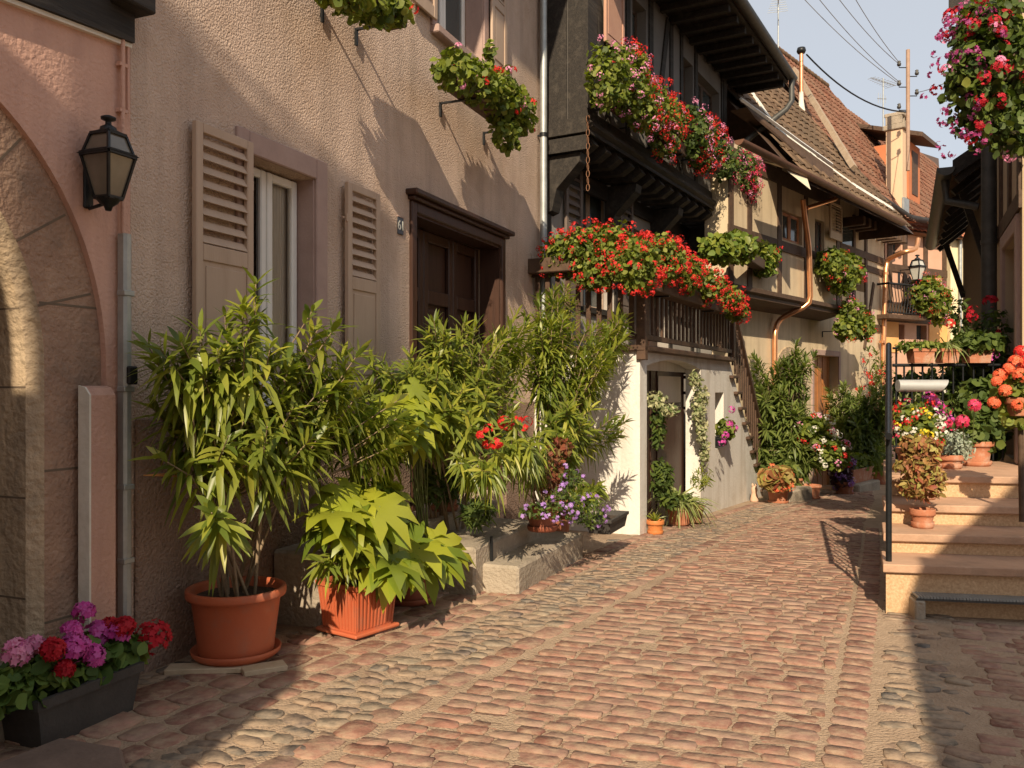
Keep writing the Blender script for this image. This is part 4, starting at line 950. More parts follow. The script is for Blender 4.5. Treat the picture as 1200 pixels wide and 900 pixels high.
mb.box(gu1-.16, gu1+.012, -go-.02, -.002, gz0+.18, gt)
mb.build('timber_frame', M_brown, cop)
mb = MB(); mb.prism([(-.01, gz0+.179), (-go-.12, gz0+.179), (-go-.12, gz0+.10), (-go-.05, gz0+.06), (-go-.05, gz0), (-.01, gz0-.12)], 'x', gu0, gu1+.05); mb.build('bay_sill', M_brown, cop)
casement(cop, bw0+.01, bw1-.01, bz0, bz1, -go+.06, .06, mat=surf('orange_window_wood', (.42, .15, .05), (.5, .2, .07), 6, .5))
f = casement(cop, U3(955, go)+.01, U3(966, go)-.01, 4.1, 5.19, -go+.06, .05, mat=M_brown)
m = shutter_local(U3(967, go), U3(981, go), F3.Z(975, 282, go), F3.Z(975, 240, go), y=-go-.12, t=.04, louv=9, split=.15, bar=.05); m.build('shutter', surf('pale_shutter', (.48, .36, .24), (.55, .42, .29), 5, .6), cop)
# loggia right of the bay, its shade put in as a flat dark sheet
lu0, lu1 = U3(985), U3(1000); mb = MB(); mb.box(lu0, lu1, -.012, .001, 3.6, 5.6); mb.build('loggia_shade_sheet', M_glass, cop)
mb = MB()
for px in (984, 1000, 1014): u = U3(px); mb.box(u-.08, u+.08, -.035, .002, 3.25, 5.9)
mb.box(lu0-.1, uZ, -.04, .002, F3.Z(1005, 296)-.10, F3.Z(1005, 296)+.08); mb.box(lu0-.1, uZ, -.04, .002, 3.1, 3.28)
mb.beam((U3(1023), -.02, 4.35), (U3(1012), -.02, 2.6), .12, .04, (0, -1, 0)); mb.box(U3(1015), uZ, -.038, .002, F3.Z(1025, 318)-.07, F3.Z(1025, 318)+.09)
mb.build('timber_frame', M_brown, cop)
mb = MB()
for k in range(9): u = lu0+.2+k*.42; mb.box(u-.09, u+.09, -.5, -.001, 5.5, 5.72, .02)
mb.build('joist', M_brown, cop)
mb = MB(); mb.beam((0, 0, 0), (0, 0, 1), .01, .01)
# roof 3: main slope (tiles), soffit, flashings, lower lean-to strip over the bay
ri3, rz3 = 3.0, 10.9; eo3 = 1.3; es = F3.Z(1000, 236, 1.3)
slope = Vector((0, ri3+eo3, rz3-es)); sln = slope.length
def f2u(u, y):
    w_ = F3.W(u, -y, 0); return (w_.x-F2.x)*F2.d[0]+(w_.y-F2.y)*F2.d[1]
def ulim(y):
    a = f2u(0, y); k = f2u(1, y)-a; return (L2+.04-a)/k
uR = U3(856, eo3); uV = U3(1071, eo3)          # verge towards the red roof
mb = MB(); uR2 = ulim(ri3)
mb.add([(max(uR, ulim(-eo3)), -eo3, es-.08), (uV, -eo3, es-.08), (uV, ri3, rz3-.08), (uR2, ri3, rz3-.08), (uV, 2*ri3+eo3, es-.08), (ulim(2*ri3+eo3), 2*ri3+eo3, es-.08)], [(0, 1, 2, 3), (3, 2, 4, 5), (1, 4, 2)])
mb.build('roof_deck', M_brown, cop)
uT = min(uR, uR2)-1
tiles('roof', M_tileg, cop, (uT, -eo3-.05, es), (1, 0, 0), slope, int((uV-uT)/.33), int(sln/.40)+1, .33, .40, lambda a, b: uT+a > max(ulim(-eo3+(ri3+eo3)*b/sln), uR-.3 if b < .9 else -99))
# mortar-bedded steps in the roof and the little bay roof under them
def roofpt(u, f_, lift=.0): return Vector((u, -eo3+(ri3+eo3)*f_, es+(rz3-es)*f_+lift))
def roof_hit(px, py, F=None, a=None, b=None):
    """where the picture ray meets the main slope: returns (u, f)"""
    F = F or F3; best = None
    lo, hi = -.2, 1.2
    for _ in range(50):
        m_ = (lo+hi)/2; o_ = eo3-(ri3+eo3)*m_; u = F.U(px, o_); z = F.Z(px, py, o_)
        if z > es+(rz3-es)*m_: lo = m_
        else: hi = m_
    return u, m_
mb = MB()
wl_ = [roof_hit(*p) for p in ((846, 66), (868, 96), (890, 128), (907, 153), (925, 168), (958, 192), (1000, 222), (1046, 250))]
for (a, fa), (b, fb) in zip(wl_, wl_[1:]): mb.beam(roofpt(a, fa, .07), roofpt(b, fb, .07),   .17*random.uniform(.8, 1.3), .08, (0, -.8, .6))
mb.build('mortar_strip', M_mortar, cop)
mb = MB()
w2 = [roof_hit(*p) for p in ((868, 139), (900, 161), (938, 188), (975, 213))]
lft = .30
for (a, fa), (b, fb) in zip(w2, w2[1:]): mb.beam(roofpt(a, fa, lft+.05), roofpt(b, fb, lft+.05), .05, .05, (0, -.8, .6))
mb.build('flashing', M_white, cop)
mb = MB(); (a, fa), (b, fb) = w2[0], w2[-1]
A_, B_ = roofpt(a, fa, lft), roofpt(b, fb, lft)
mb.add([tuple(A_+Vector((.2, -.02, -.05))), tuple(B_+Vector((0, -.02, -.05))), tuple(B_+Vector((-.1, -.10, -.42))), tuple(A_+Vector((.5, -.06, -.20))),
        tuple(A_+Vector((.2, .3, -.05))), tuple(B_+Vector((0, .3, -.05)))], [(0, 1, 2, 3), (0, 4, 5, 1)])
mb.build('barge_board', M_brown, cop)
mb = MB(); c1 = roofpt(*roof_hit(912, 195), .04); c2 = roofpt(*roof_hit(950, 225), .04); c3 = roofpt(*roof_hit(944, 212), .14)
mb.prism([(0, 0)], 'x', 0, 0) if False else mb.add([tuple(c1), tuple(c2), tuple(c3), tuple(c1+Vector((0, .3, .1))), tuple(c3+Vector((0, .3, .1)))], [(0, 1, 2), (0, 3, 4, 2)])
mb.build('plaster_cheek', surf('bright_plaster', (.66, .58, .42), (.74, .66, .49), 3, .85), cop)
VA, VB = roof_hit(931, 106), roof_hit(1000, 209)
mb = MB(); vg = [(VA[0]+(VB[0]-VA[0])*q, VA[1]+(VB[1]-VA[1])*q) for q in np.linspace(0, 1, 15)]
for q, ((a, fa), (b, fb)) in enumerate(zip(vg, vg[1:])): mb.beam(roofpt(a, fa, .16+.5*fa), roofpt(b, fb-.004, .16+.5*fb), .15*random.uniform(.8, 1.25), .12, (0, -.8, .6))
mb.build('verge_mortar', surf('buff_mortar', (.27, .20, .14), (.40, .31, .22), 8, .9, .6, 12), cop)
mb = MB(); half_gutter(mb, (uR, -eo3-.14, es+.0), (uV-1.4, -eo3-.14, es-.02), .08); mb.build('gutter', surf('rusty_gutter', (.12, .055, .035), (.18, .085, .05), 9, .6), cop)
# copper pipes
def pxpath(F, pts): return [tuple((lambda u, z, o: (u, -o, z))(*F.at(x, y, o), o)) for x, y, o in pts]
def smooth_path(pts, k=.25):
    o_ = [Vector(pts[0])]
    for a, b, c in zip(pts, pts[1:], pts[2:]):
        a, b, c = Vector(a), Vector(b), Vector(c); l = min(.16, (b-a).length*.4, (c-b).length*.4)
        p = b+(a-b).normalized()*l; q = b+(c-b).normalized()*l; o_ += [p, (p+q)*.25+b*.5, q]
    return o_+[Vector(pts[-1])]
mb = MB(); mb.tube(smooth_path(pxpath(F3, [(941, 234, .62), (944, 262, .62), (948, 290, .62), (950, 356, .62), (913, 374, .12), (908, 388, .1), (908, 560, .1)])), .055, 12)
mb.tube(smooth_path(pxpath(F3, [(945, 244, .62), (980, 233, .62), (982, 226, .62)])), .045, 12); mb.tube(pxpath(F3, [(978, 222, .62), (985, 222, .62)]), .07, 12)
p = mb.build('downpipe', M_copper, cop)
mb = MB(); mb.tube(smooth_path(pxpath(F3, [(1076, 280, .9), (1074, 292, .9), (1060, 295, .7), (1040, 304, .14), (1038, 316, .12), (1036, 380, .12), (1032, 560, .12)])), .062, 12); mb.build('downpipe', M_copper, cop)
mb = MB()
for x, y in ((1038, 322), (1034, 402), (1033, 480)): mb.tube(pxpath(F3, [(x, y, .12), (x, y-3, .12)]), .078, 12)
mb.build('pipe_collar', M_copper, cop)
# ---- red-brown roofed house behind/beside
red = fthing(F3, 'house', 'neighbouring house with a steep red-brown tile roof and orange dormer', 'house')
uV2 = U3(1096, .5); rz4 = 11.7; ri4 = 3.2; eo4 = .4; es4 = es+.12
sl4 = Vector((0, ri4+eo4, rz4-es4)); ur0 = uV+.02; ur1 = ur0+9
def roofpt4(u, f_, l=0): return Vector((u, -eo4+(ri4+eo4)*f_, es4+(rz4-es4)*f_+l))
def hit4(px, py):
    lo, hi = -.3, 1.3
    for _ in range(50):
        m_ = (lo+hi)/2; o_ = eo4-(ri4+eo4)*m_
        if F3.Z(px, py, o_) > es4+(rz4-es4)*m_: lo = m_
        else: hi = m_
    return F3.U(px, o_), m_
RP4 = [hit4(*p) for p in ((929, 108), (962, 90), (991, 127), (1050, 168), (1100, 185), (1104, 262), (1066, 256), (1000, 212))]
RP4[0] = (RP4[0][0], min(1.0, RP4[0][1])); RP4[1] = (max(RP4[1][0], RP4[0][0]+1.5), 1.0); RP4[0] = (RP4[0][0]-.3, 1.0)
def inpoly(x, y, P_):
    c = False; j = len(P_)-1
    for i in range(len(P_)):
        if (P_[i][1] > y) != (P_[j][1] > y) and x < (P_[j][0]-P_[i][0])*(y-P_[i][1])/(P_[j][1]-P_[i][1])+P_[i][0]: c = not c
        j = i
    return c
u4a = min(p[0] for p in RP4); u4b = max(p[0] for p in RP4)
mb = MB(); mb.add([tuple(roofpt4(u, f_, -.03)) for u, f_ in RP4], [tuple(range(len(RP4)))])
mb.add([tuple(roofpt4(RP4[0][0], 1, -.05)), tuple(roofpt4(RP4[1][0], 1, -.05)), (RP4[1][0]+2, ri4*2+eo4, es4), (RP4[0][0], ri4*2+eo4, es4)], [(0, 1, 2, 3)])
mb.build('roof_deck', M_brown, red)
tiles('roof', M_tiler, red, (u4a, -eo4, es4), (1, 0, 0), sl4, int((u4b-u4a)/.27)+1, int(sl4.length/.34)+1, .27, .34, lambda a, b: inpoly(u4a+a+.1, min(.999, (b+.15)/sl4.length), RP4), .022)
mb = MB()
for k in range(int((RP4[1][0]-RP4[0][0])/.27)): a = RP4[0][0]+k*.27; mb.tube([(a, ri4, rz4+.02), (a+.3, ri4, rz4+.035)], .09, 8)
mb.build('ridge_tile', M_tileg, red)
mb = MB(); mb.box(ur0+.02, ur0+9, .4, 6, -1.5, es4-.1); mb.build('wall', M_rose, red)
mb = MB(); mb.tube([roofpt4(*RP4[7], .02), roofpt4(*RP4[6], .02)], .10, 8); mb.tube([roofpt4(*RP4[6], .02), roofpt4(*RP4[5], .02)], .10, 8); mb.build('eave_board', M_beam, red)
# chimney
cu_, cf_ = hit4(1056, 243); cb = roofpt4(cu_, cf_); cD = F3.W(cu_, -cb.y, 0).y
wch = .026*cD*.62; htop = F3.Z(1052, 150, -cb.y)
ch = MB(); ch.box(cu_-wch*.55, cu_+wch*.55, cb.y-.1, cb.y+wch*.9, cb.z-.6, htop, .01); chm = ch.build('chimney', surf('buff_chimney', (.60, .42, .27), (.68, .49, .33), 3, .85, stretch=(2, 2, .3)), red)
ch = MB(); ch.box(cu_-wch*.7, cu_+wch*.7, cb.y-.18, cb.y+wch*1.05, htop+.001, htop+.16, .02)
for a in (-.55, .0, .55): ch.box(cu_+wch*(a-.12), cu_+wch*(a+.12), cb.y-.1, cb.y+wch*.9, htop+.161, htop+.40, .01)
ch.box(cu_-wch*.62, cu_+wch*.62, cb.y-.14, cb.y+wch, htop+.401, htop+.52, .02); ch.build('chimney_cap', M_step, chm)
ch = MB(); ch.box(cu_-wch*.62, cu_+wch*.62, cb.y-.16, cb.y-.101, cb.z-.3, cb.z+.25); ch.build('flashing', M_zinc, chm)
# orange dormer behind the chimney
du_, df_ = hit4(1022, 190); 
u1_, u2_ = F3.U(1003, -1.6), F3.U(1078, -.9)
dm = MB(); yA, yB = .9, 3.0; zA = F3.Z(1070, 235, -.9); zT = F3.Z(1076, 173, -.9)
ue_ = F3.U(1078, -.9); us_ = ue_-1.3
dm.box(us_, ue_, yA, yB+1, zA-.6, zT); dm.build('dormer', M_orange, red)
dm = MB(); dm.add([(us_-.3, yA-.5, zT-.02), (ue_+.25, yA-.5, zT-.02), (ue_+.25, yB+1.4, zT+1.3), (us_-.3, yB+1.4, zT+1.3), (us_-.3, yA-.5, zT+.12), (ue_+.25, yA-.5, zT+.12), (ue_+.25, yB+1.4, zT+1.44), (us_-.3, yB+1.4, zT+1.44)], [(0, 1, 2, 3), (4, 7, 6, 5), (0, 4, 5, 1), (0, 3, 7, 4), (1, 5, 6, 2)])
dm.build('dormer_roof', M_brown, red)
dm = MB(); dm.box(us_+.35, ue_-.3, yA-.02, yA-.001, zA+.2, zT-.25); dm.build('dormer_window', M_brown, red)
# ---- red tiled roof far to the right
F6 = Fac(15.2, 31, 62)
fr = fthing(F6, 'house', 'far house with a sunlit orange tile roof beyond the chimney', 'house')
mb = MB(); mb.box(-2, 7, .0, 6, -2, 7.2); mb.build('wall', M_rose, fr)
mb = MB(); mb.prism([(-.4, 7.1), (3.2, 10.35), (6.6, 7.1)], 'x', -2, 7); mb.build('roof_deck', M_brown, fr)
tiles('roof', M_tileo, fr, (-2, -.45, 7.15), (1, 0, 0), (0, 3.6, 3.25), 36, 15, .25, .33)
# ---- rose half-timbered house with balcony at the turn of the street
F5 = Fac(*(F3.W(uZ, 0, 0).xy), 58)
ros = fthing(F5, 'house', 'rose half-timbered house with iron balcony and lantern at the bend', 'house')
U5 = F5.U; w5 = U5(1122)+.5
mb = MB(); wall_holes(mb, .05, w5, -1.6, 5.9, 0, .3, [(U5(1046), U5(1056), F5.Z(1050, 300), F5.Z(1050, 262)), (U5(1052), U5(1060), F5.Z(1056, 398), F5.Z(1056, 380)), (U5(1074), U5(1086), F5.Z(1080, 398), F5.Z(1080, 381))]); mb.build('wall', M_rose, ros)
mb = MB()
for z_ in (F5.Z(1060, 362), F5.Z(1060, 374), F5.Z(1080, 318)): mb.box(.05, w5, -.04, .002, z_-.10, z_+.10)
for px in (1042, 1060, 1084, 1106): u = U5(px); mb.box(u-.09, u+.09, -.035, .003, F5.Z(1060, 374), 5.85)
mb.beam((U5(1064), -.02, F5.Z(1064, 326)), (U5(1078), -.02, F5.Z(1078, 352)), .14, .03, (0, -1, 0))
mb.build('timber_frame', M_brown, ros)
mb = MB(); mb.box(.06, U5(1052), -.03, -.002, F5.Z(1045, 400)-.3, F5.Z(1045, 376)); mb.box(U5(1088), w5-.4, -.03, -.002, F5.Z(1090, 400)-.3, F5.Z(1090, 378)); mb.build('plaster_panel', surf('amber_plaster', (.72, .36, .12), (.78, .44, .18), 3, .8), ros)
mb = MB(); mb.box(U5(1052), U5(1086), .18, .22, F5.Z(1060, 400)-.2, F5.Z(1060, 378)); mb.box(U5(1045), U5(1057), .18, .22, F5.Z(1050, 302), F5.Z(1050, 260)); mb.build('window', M_glass, ros)
mb = MB(); zb5, zt5 = F5.Z(1062, 372, .5), F5.Z(1062, 334, .5); ub5 = U5(1041, .5); ue5 = U5(1082, .5)
mb.tube([(ub5, -.5, zt5), (ue5, -.5, zt5)], .03, 8); mb.tube([(ub5, -.5, zb5+.1), (ue5, -.5, zb5+.1)], .02, 8); mb.tube([(ub5, -.5, zt5), (ub5, 0, zt5)], .03, 8); mb.tube([(ue5, -.5, zt5), (ue5, 0, zt5)], .03, 8)
for k in range(13): u = ub5+(ue5-ub5)*k/12; mb.tube([(u, -.5, zb5+.1), (u+.09, -.5, (zb5+zt5)/2), (u, -.5, zt5)], .012, 5)
mb.build('balcony_rail', M_iron, ros); mb = MB(); mb.box(ub5-.05, ue5+.05, -.55, 0, zb5-.05, zb5+.06); mb.build('balcony_floor', M_brown, ros)
mb = MB(); mb.prism([(-.35, 5.85), (3, 6.6), (6.4, 5.85)], 'x', .1, w5); mb.build('roof', M_tiler, ros)
lantern(F5, 1075, 316, 1.15, 'street lantern with pale panes on the rose house beside the copper pipe', .55, True)
# cream wall beyond the rose house
F7 = Fac(*(F5.W(U5(1108), .15, 0).xy), 75)
yl = fthing(F7, 'house', 'pale yellow house wall glimpsed past the end of the dark eave', 'house')
mb = MB(); mb.box(0, 7, 0, 5, -2, 5.9); mb.build('wall', M_yellow, yl); mb = MB(); mb.prism([(-.3, 5.85), (2.5, 6.3), (5.4, 5.85)], 'x', -.1, 7.2); mb.build('roof', M_tiler, yl)
mb = MB(); mb.tube([(F7.U(1123), -.08, -2), (F7.U(1123), -.08, 5.85)], .05, 8); mb.build('downpipe', M_zinc, yl)
# ================================================================ BUILDINGS OUT OF FRAME (they throw the shade)
nb = thing('house', 'unseen thin house front behind the viewer on the left, outline shaped to cast the shade', 'house', ST(-3, 0, 0), W1.rot)
mb = MB()
kk = .22; bl = [(-3.731+kk*(s_+3), z_+(s_+3)/1.5) for s_, z_ in ((2.81, 3.23), (3.3, 2.98), (3.35, 4.0), (4.65, 3.48), (6.53, 3.04))]
te = -1.31; zc0, zc1, hA, hB = 5.6, 6.9, -2.58, -2.44      # gap added between hA and hB to let sun onto the arch jamb
top = bl[::-1]
def tz(t):
    q = sorted(bl); return float(np.interp(t, [a for a, b in q], [b for a, b in q]))
mb = MB(); flip = lambda P_: [(-t, z) for t, z in P_]
right = [(hB, -.5), (te, -.5), (te, 4.6), (-1.85, 5.4), (-1.85, 7.0), (-1.60, 7.3), (-1.60, 9.4)]+[p for p in top if hB < p[0] < -1.60]+[(hB, tz(hB))]  # outline shaped to shade the wall yet leave the potted plants sunlit
mb.prism(flip(right), 'x', -.15, 0)
mb.prism(flip([(-7, -.5), (hA, -.5), (hA, tz(hA)), (-7, 6.9)]), 'x', -.15, 0)
mb.prism(flip([(hA, -.5), (hB, -.5), (hB, zc0), (hA, zc0)]), 'x', -.15, 0); mb.prism(flip([(hA, zc1), (hB, zc1), (hB, tz(hB)), (hA, tz(hA))]), 'x', -.15, 0)
mb.box(-6, -.151, 2.9, 7, -.5, 5.0); mb.build('wall', M_gray, nb)
mb = MB(); mb.prism([(-bl[4][0], bl[4][1]), (-bl[4][0], bl[4][1]+.03), (-bl[2][0], bl[2][1]+.03), (-bl[2][0], bl[2][1])], 'x', -.15, .002); mb.build('roof', M_tiler, nb)
mb = MB(); mb.box(.001, .02, 2.6, 3.5, 1.0, 2.4); mb.box(.001, .02, 2.6, 3.5, 4.0, 5.4); mb.build('window', M_glass, nb)
nr = thing('house', 'low-eaved house beside and behind the viewer on the right', 'house', ST(0, 0, 0), W1.rot)
mb = MB(); mb.box(-9, -.1, -7, -2.4, -.4, 4.6); mb.build('wall', M_creamp, nr)
mb = MB(); mb.prism([(-1.97, 4.5), (-4.6, 7.9), (-4.6, 8.1), (-1.93, 4.66)], 'x', -9.2, .6); mb.prism([(-7.4, 4.5), (-4.61, 7.9), (-4.61, 8.1), (-7.5, 4.66)], 'x', -9.2, .6); mb.build('roof', M_tiler, nr)
mb = MB(); half_gutter(mb, (-9.2, -1.89, 4.62), (.58, -1.89, 4.62), .07); mb.build('gutter', M_zinc, nr)
# ================================================================ RIGHT: STONE STEPS
def SX(D): return .4415*D-.02          # left flank of the steps
rs = thing('stone_steps', 'rose sandstone front steps with speckled risers rising to the landing on the right', 'steps', (0, 0, 0))
Ds = [(6.08, .354), (6.49, .503), (6.94, .663), (7.44, .849)]; Dback = 8.95; m_ = -.18
def wallX(D): return .458*D+1.15
def stepblock(D0, D1, z0, z1, over, o=0, nose=.03):
    xl0, xl1 = SX(D0)-over, SX(D1)-over; xr0 = wallX(D0)-.02; xr1 = wallX(D1)-.02
    def P(x, D, z): return (x, D+m_*(x-SX(D)), z)
    a = [(xl0, D0-nose), (xr0, D0-nose), (xr1, D1), (xl1, D1)]
    V = [P(x, d, z0) for x, d in a]+[P(x, d, z1) for x, d in a]
    return V, [(3, 2, 1, 0), (4, 5, 6, 7), (0, 1, 5, 4), (1, 2, 6, 5), (2, 3, 7, 6), (3, 0, 4, 7)]
zz = [-.3]+[z for _, z in Ds]
for i, (D, z) in enumerate(Ds):
    D1 = Ds[i+1][0]+.05 if i < 3 else Dback
    mb = MB(); v, f = stepblock(D, D1, z-.06, z, .035, nose=.035); mb.add(v, f); tr = mb.build('tread', M_rstep, rs)
    bv = tr.modifiers.new('bevel', 'BEVEL'); bv.width = .008; bv.segments = 2
    mb = MB(); v, f = stepblock(D, Dback, (-.3 if i == 0 else Ds[i-1][1]+.001), z-.061, 0, nose=0); mb.add(v, f); mb.build('riser', M_speck, rs)
# shallow grating step in front
gs = thing('boot_grate', 'low grey metal grating on stone feet before the lowest step', 'grating', G(1048, 717)+Vector((.03, -.19, 0)))
gs.rotation_euler = (0, 0, math.atan(m_))
mb = MB(); mb.box(.03, 1.22, -.02, .26, .135, .150); g_ = mb.build('frame', M_dzinc, gs)
mb = MB()
for k in range(56): x = .04+k*.021; mb.box(x, x+.0155, -.018, .258, .1505, .163)
mb.build('bar', M_zinc, gs); g_['kind'] = ''; del g_['kind']
mb = MB(); mb.box(.02, .09, -.03, .27, -.06, .134, .01); mb.build('foot', M_step, gs)
mb = MB(); mb.box(1.1, 1.18, -.03, .27, -.06, .134, .01); mb.build('foot', M_step, gs)
# left handrail
def RP(D, z, dx=0): return (SX(D)+dx, D, z)
hr = thing('handrail', 'black iron handrail with posts up the left side of the rose steps', 'handrail', RP(6.15, .354, .02))
b0 = Vector(RP(6.15, .354, .02)); rel = lambda p: tuple(Vector(p)-b0)
mb = MB(); mb.tube([rel(RP(6.15, .34, .02)), rel(RP(6.15, 1.27, .02))], .021, 10); mb.build('post', M_iron, hr)
mb = MB(); mb.tube([rel(RP(8.45, .84, .02)), rel(RP(8.45, 2.0, .02))], .021, 10); mb.build('post', M_iron, hr)
mb = MB(); mb.tube([rel(RP(6.05, 1.26, .02)), rel(RP(6.15, 1.285, .02)), rel(RP(8.45, 2.03, .02))], .026, 10); mb.build('rail', M_iron, hr)
mb = MB(); mb.tube([rel(RP(6.15, .60, .02)), rel(RP(8.45, 1.24, .02))], .014, 8); mb.build('rail', M_iron, hr)
for k in range(1, 12):
    D = 6.15+k*.19; f_ = k*.19/2.3; mb = MB(); mb.tube([rel(RP(D, .60+f_*.64, .02)), rel(RP(D, 1.27+f_*.75, .02))], .008, 6); mb.build('baluster', M_iron, hr)
# landing rail facing the viewer
lr = thing('landing_railing', 'black iron railing across the back of the landing carrying flower planters', 'railing', (SX(8.8), 8.8, .849))
def LP(px, z, D=8.8): x = (px-600)/1000*D; return (x-SX(8.8), m_*(x-SX(8.8))*.3, z-.849)
zr1 = EY+(455-428)/1000*8.8; zr2 = EY+(455-408)/1000*8.8
for z, r_ in ((zr1, .017), (zr2, .012), (1.0, .012)):
    mb = MB(); mb.tube([LP(1046, z), LP(1172, z)], r_, 8); mb.build('rail', M_iron, lr)
for k, px in enumerate((1050, 1059, 1068, 1080, 1091, 1103, 1115, 1126, 1138, 1149, 1160, 1171)):
    mb = MB(); mb.tube([LP(px, .86), LP(px, zr2 if k % 2 == 0 else zr1)], .010, 6); mb.build('baluster', M_iron, lr)
for px in (1069, 1115):
    mb = MB(); mb.tube([(lambda q: (q[0]+.045*math.cos(t), q[1]-.02, q[2]+.045*math.sin(t)))(LP(px, zr1+.08)) for t in np.linspace(0, 5.2, 12)], .007, 6); mb.build('scroll', M_iron, lr)
# silver tube on the railing
tb = thing('metal_tube', 'short brushed silver tube fixed across the railing above the mixed flowers', 'tube', atD(1052, 452, 7.6))
L_ = .058*7.6; mb = MB(); n = 20; V = []
for k in range(n):
    t = 2*math.pi*k/n; V.append((0, .053*math.cos(t), .053*math.sin(t)))
for k in range(n):
    t = 2*math.pi*k/n; V.append((L_-.03+.035*math.sin(t), .053*math.cos(t), .053*math.sin(t)))
mb.add(V, [(k, (k+1) % n, n+(k+1) % n, n+k) for k in range(n)], True); mb.add(V[n:], [tuple(range(n))]); mb.add(V[:n], [tuple(range(n))])
mb.build('tube', surf('brushed_steel', (.40, .40, .39), (.50, .50, .48), 5, .42, metal=.3, stretch=(1, 9, 9)), tb)
mb = MB(); mb.box(.05, .07, -.06, .06, -.06, -.054); mb.tube([(.06, 0, -.05), (.06, .03, -.12)], .008, 6); mb.build('clamp', M_iron, tb)
# ---- right-hand house
FR = Fac(1.15, 0, 24.6)      # its street wall; 'out' is away from the street here
def RW(D, inn, z):           # D depth from the viewer, inn: metres from the wall towards the street
    return Vector((wallX(D)-inn*FR.n[0], D+inn*-FR.n[1], z))
rh = thing('house', 'shaded buff house at the right edge with a dark door and grey frame', 'house', RW(8.15, 0, 0), FR.rot)
# local x along the street (away), local y negative = towards hidden side, so street side is +y
mb = MB(); ab = lambda px: FR.U(px)-FR.U(1198)  # along distance from the near corner at the right frame edge
org = FR.W(FR.U(1198), 0, 0); rh.location = org
Lr = 3.6; dA, dB = ab(1193.5), ab(1178)
zR = lambda px, py: FR.Z(px, py)
def rwall(mb, x0, x1, z0, z1, y0, y1, holes): wall_holes(mb, x0, x1, z0, z1, y0, y1, holes)
rwall(mb, 0, Lr, -.9, 6.2, 0, -.3, [(dA, dB, .86, zR(1184, 285))]); mb.box(0, .25, -5, -.301, -.9, 6.2)
mb.build('wall', surf('buff_plaster', (.40, .30, .20), (.48, .37, .25), 2, .9, .3, 40), rh)
mb = MB(); mb.box(dA+.01, dB-.01, -.16, -.12, .86, zR(1184, 285)-.02); mb.box(dA+.12, dB-.12, -.118, -.105, 1.9, zR(1184, 285)-.25); mb.box(dA+.12, dB-.12, -.118, -.105, 1.0, 1.7); dR_ = mb.build('door', M_dwood, rh)
mb = MB(); mb.tube([(dA+.12, -.10, 1.88), (dA+.12, -.06, 1.88), (dA+.22, -.06, 1.88)], .01, 8); mb.build('handle', M_zinc, dR_)
mb = MB(); zt_ = zR(1184, 285)
for a, b in ((dA-.16, dA-.001), (dB+.001, dB+.16)): mb.box(a, b, -.02, .04, .86, zt_+.16, .01)
mb.box(dA, dB, -.02, .04, zt_+.001, zt_+.16, .01); mb.build('door_frame', M_mauve, rh)
mb = MB(); mb.box(0, Lr, .001, .03, zR(1185, 268)+.05, zR(1185, 268)+.22)
for k in range(5): x = .1+k*.85; mb.box(x-.08, x+.08, .001, .03, zR(1185, 268)+.221, 6.15)
mb.build('timber_frame', M_brown, rh)
mb = MB(); zc_ = 5.55
mb.prism([(.50, zc_), (-3, zc_+2.9), (-3, zc_+3.05), (.50, zc_+.14)], 'x', .2, Lr+.1); mb.prism([(-6.5, zc_), (-3.01, zc_+2.9), (-3.01, zc_+3.05), (-6.5, zc_+.14)], 'x', .2, Lr+.1); mb.build('roof', M_beam, rh)
mb = MB(); mb.box(.18, .26, -.2, .62, zc_-.12, zc_+.02); mb.build('bracket', M_beam, rh)
# downpipe
dpx = 1159; ud_ = FR.U(dpx, -.12); rp = thing('rain_pipe', 'dull grey rain pipe on the shaded right-hand wall beside the dark eave', 'pipe', FR.W(ud_, -.12, 0), FR.rot)
mb = MB(); mb.tube([(0, 0, .2), (0, 0, 4.62)], .085, 14); mb.build('pipe', M_dzinc, rp); mb = MB()
for z in (1.9, 3.3): mb.tube([(0, 0, z), (0, 0, z+.05)], .093, 14)
mb.build('collar', M_dzinc, rp)
# ---- outbuilding with deep dark eave and gutter seen from below
ba = thing('barn', 'outbuilding with a deep dark eave and half-round gutter seen from below', 'barn', FR.W(FR.U(1166), 0, 0), FR.rot)
u0_ = FR.U(1166); ov = .46; gA = FR.U(1097, -ov-.19)-u0_; gB = gA+6.3; zg_ = FR.Z(1097, 205, -ov-.19)
gB = min(gB, gA+6.5)
mb = MB(); mb.box(.05, gB-.3, -5, -.0, -1.2, zg_+.1); mb.build('wall', M_brown, ba)
mb = MB(); mb.prism([(ov, zg_-.02), (-3, zg_+2.2), (-3, zg_+2.35), (ov, zg_+.10)], 'x', gA, gB); mb.prism([(-6.5, zg_-.02), (-3.01, zg_+2.2), (-3.01, zg_+2.35), (-6.5, zg_+.10)], 'x', gA, gB); mb.build('roof', M_tileg, ba)
mb = MB(); mb.prism([(ov, zg_-.05), (-3, zg_+2.17), (-3, zg_+2.4), (ov, zg_+.16)], 'x', gA-.05, gA-.001); mb.build('barge_board', M_beam, ba)
mb = MB()
for k in range(9): x = gA+.1+k*(gB-gA-.2)/8; mb.beam((x, ov-.05, zg_-.08), (x, -.2, zg_+.42), .09, .12, (1, 0, 0))
mb.build('rafter', M_beam, ba)
mb = MB(); half_gutter(mb, (gA-.08, ov+.08, zg_+.07), (gB, ov+.08, zg_+.04), .105); mb.tube([(gA+.25, ov+.08, zg_-.03), (gA+.25, ov+.06, zg_-.3), (gA+.2, .15, zg_-.42)], .05, 10); gt_ = mb.build('gutter', M_dzinc, ba)
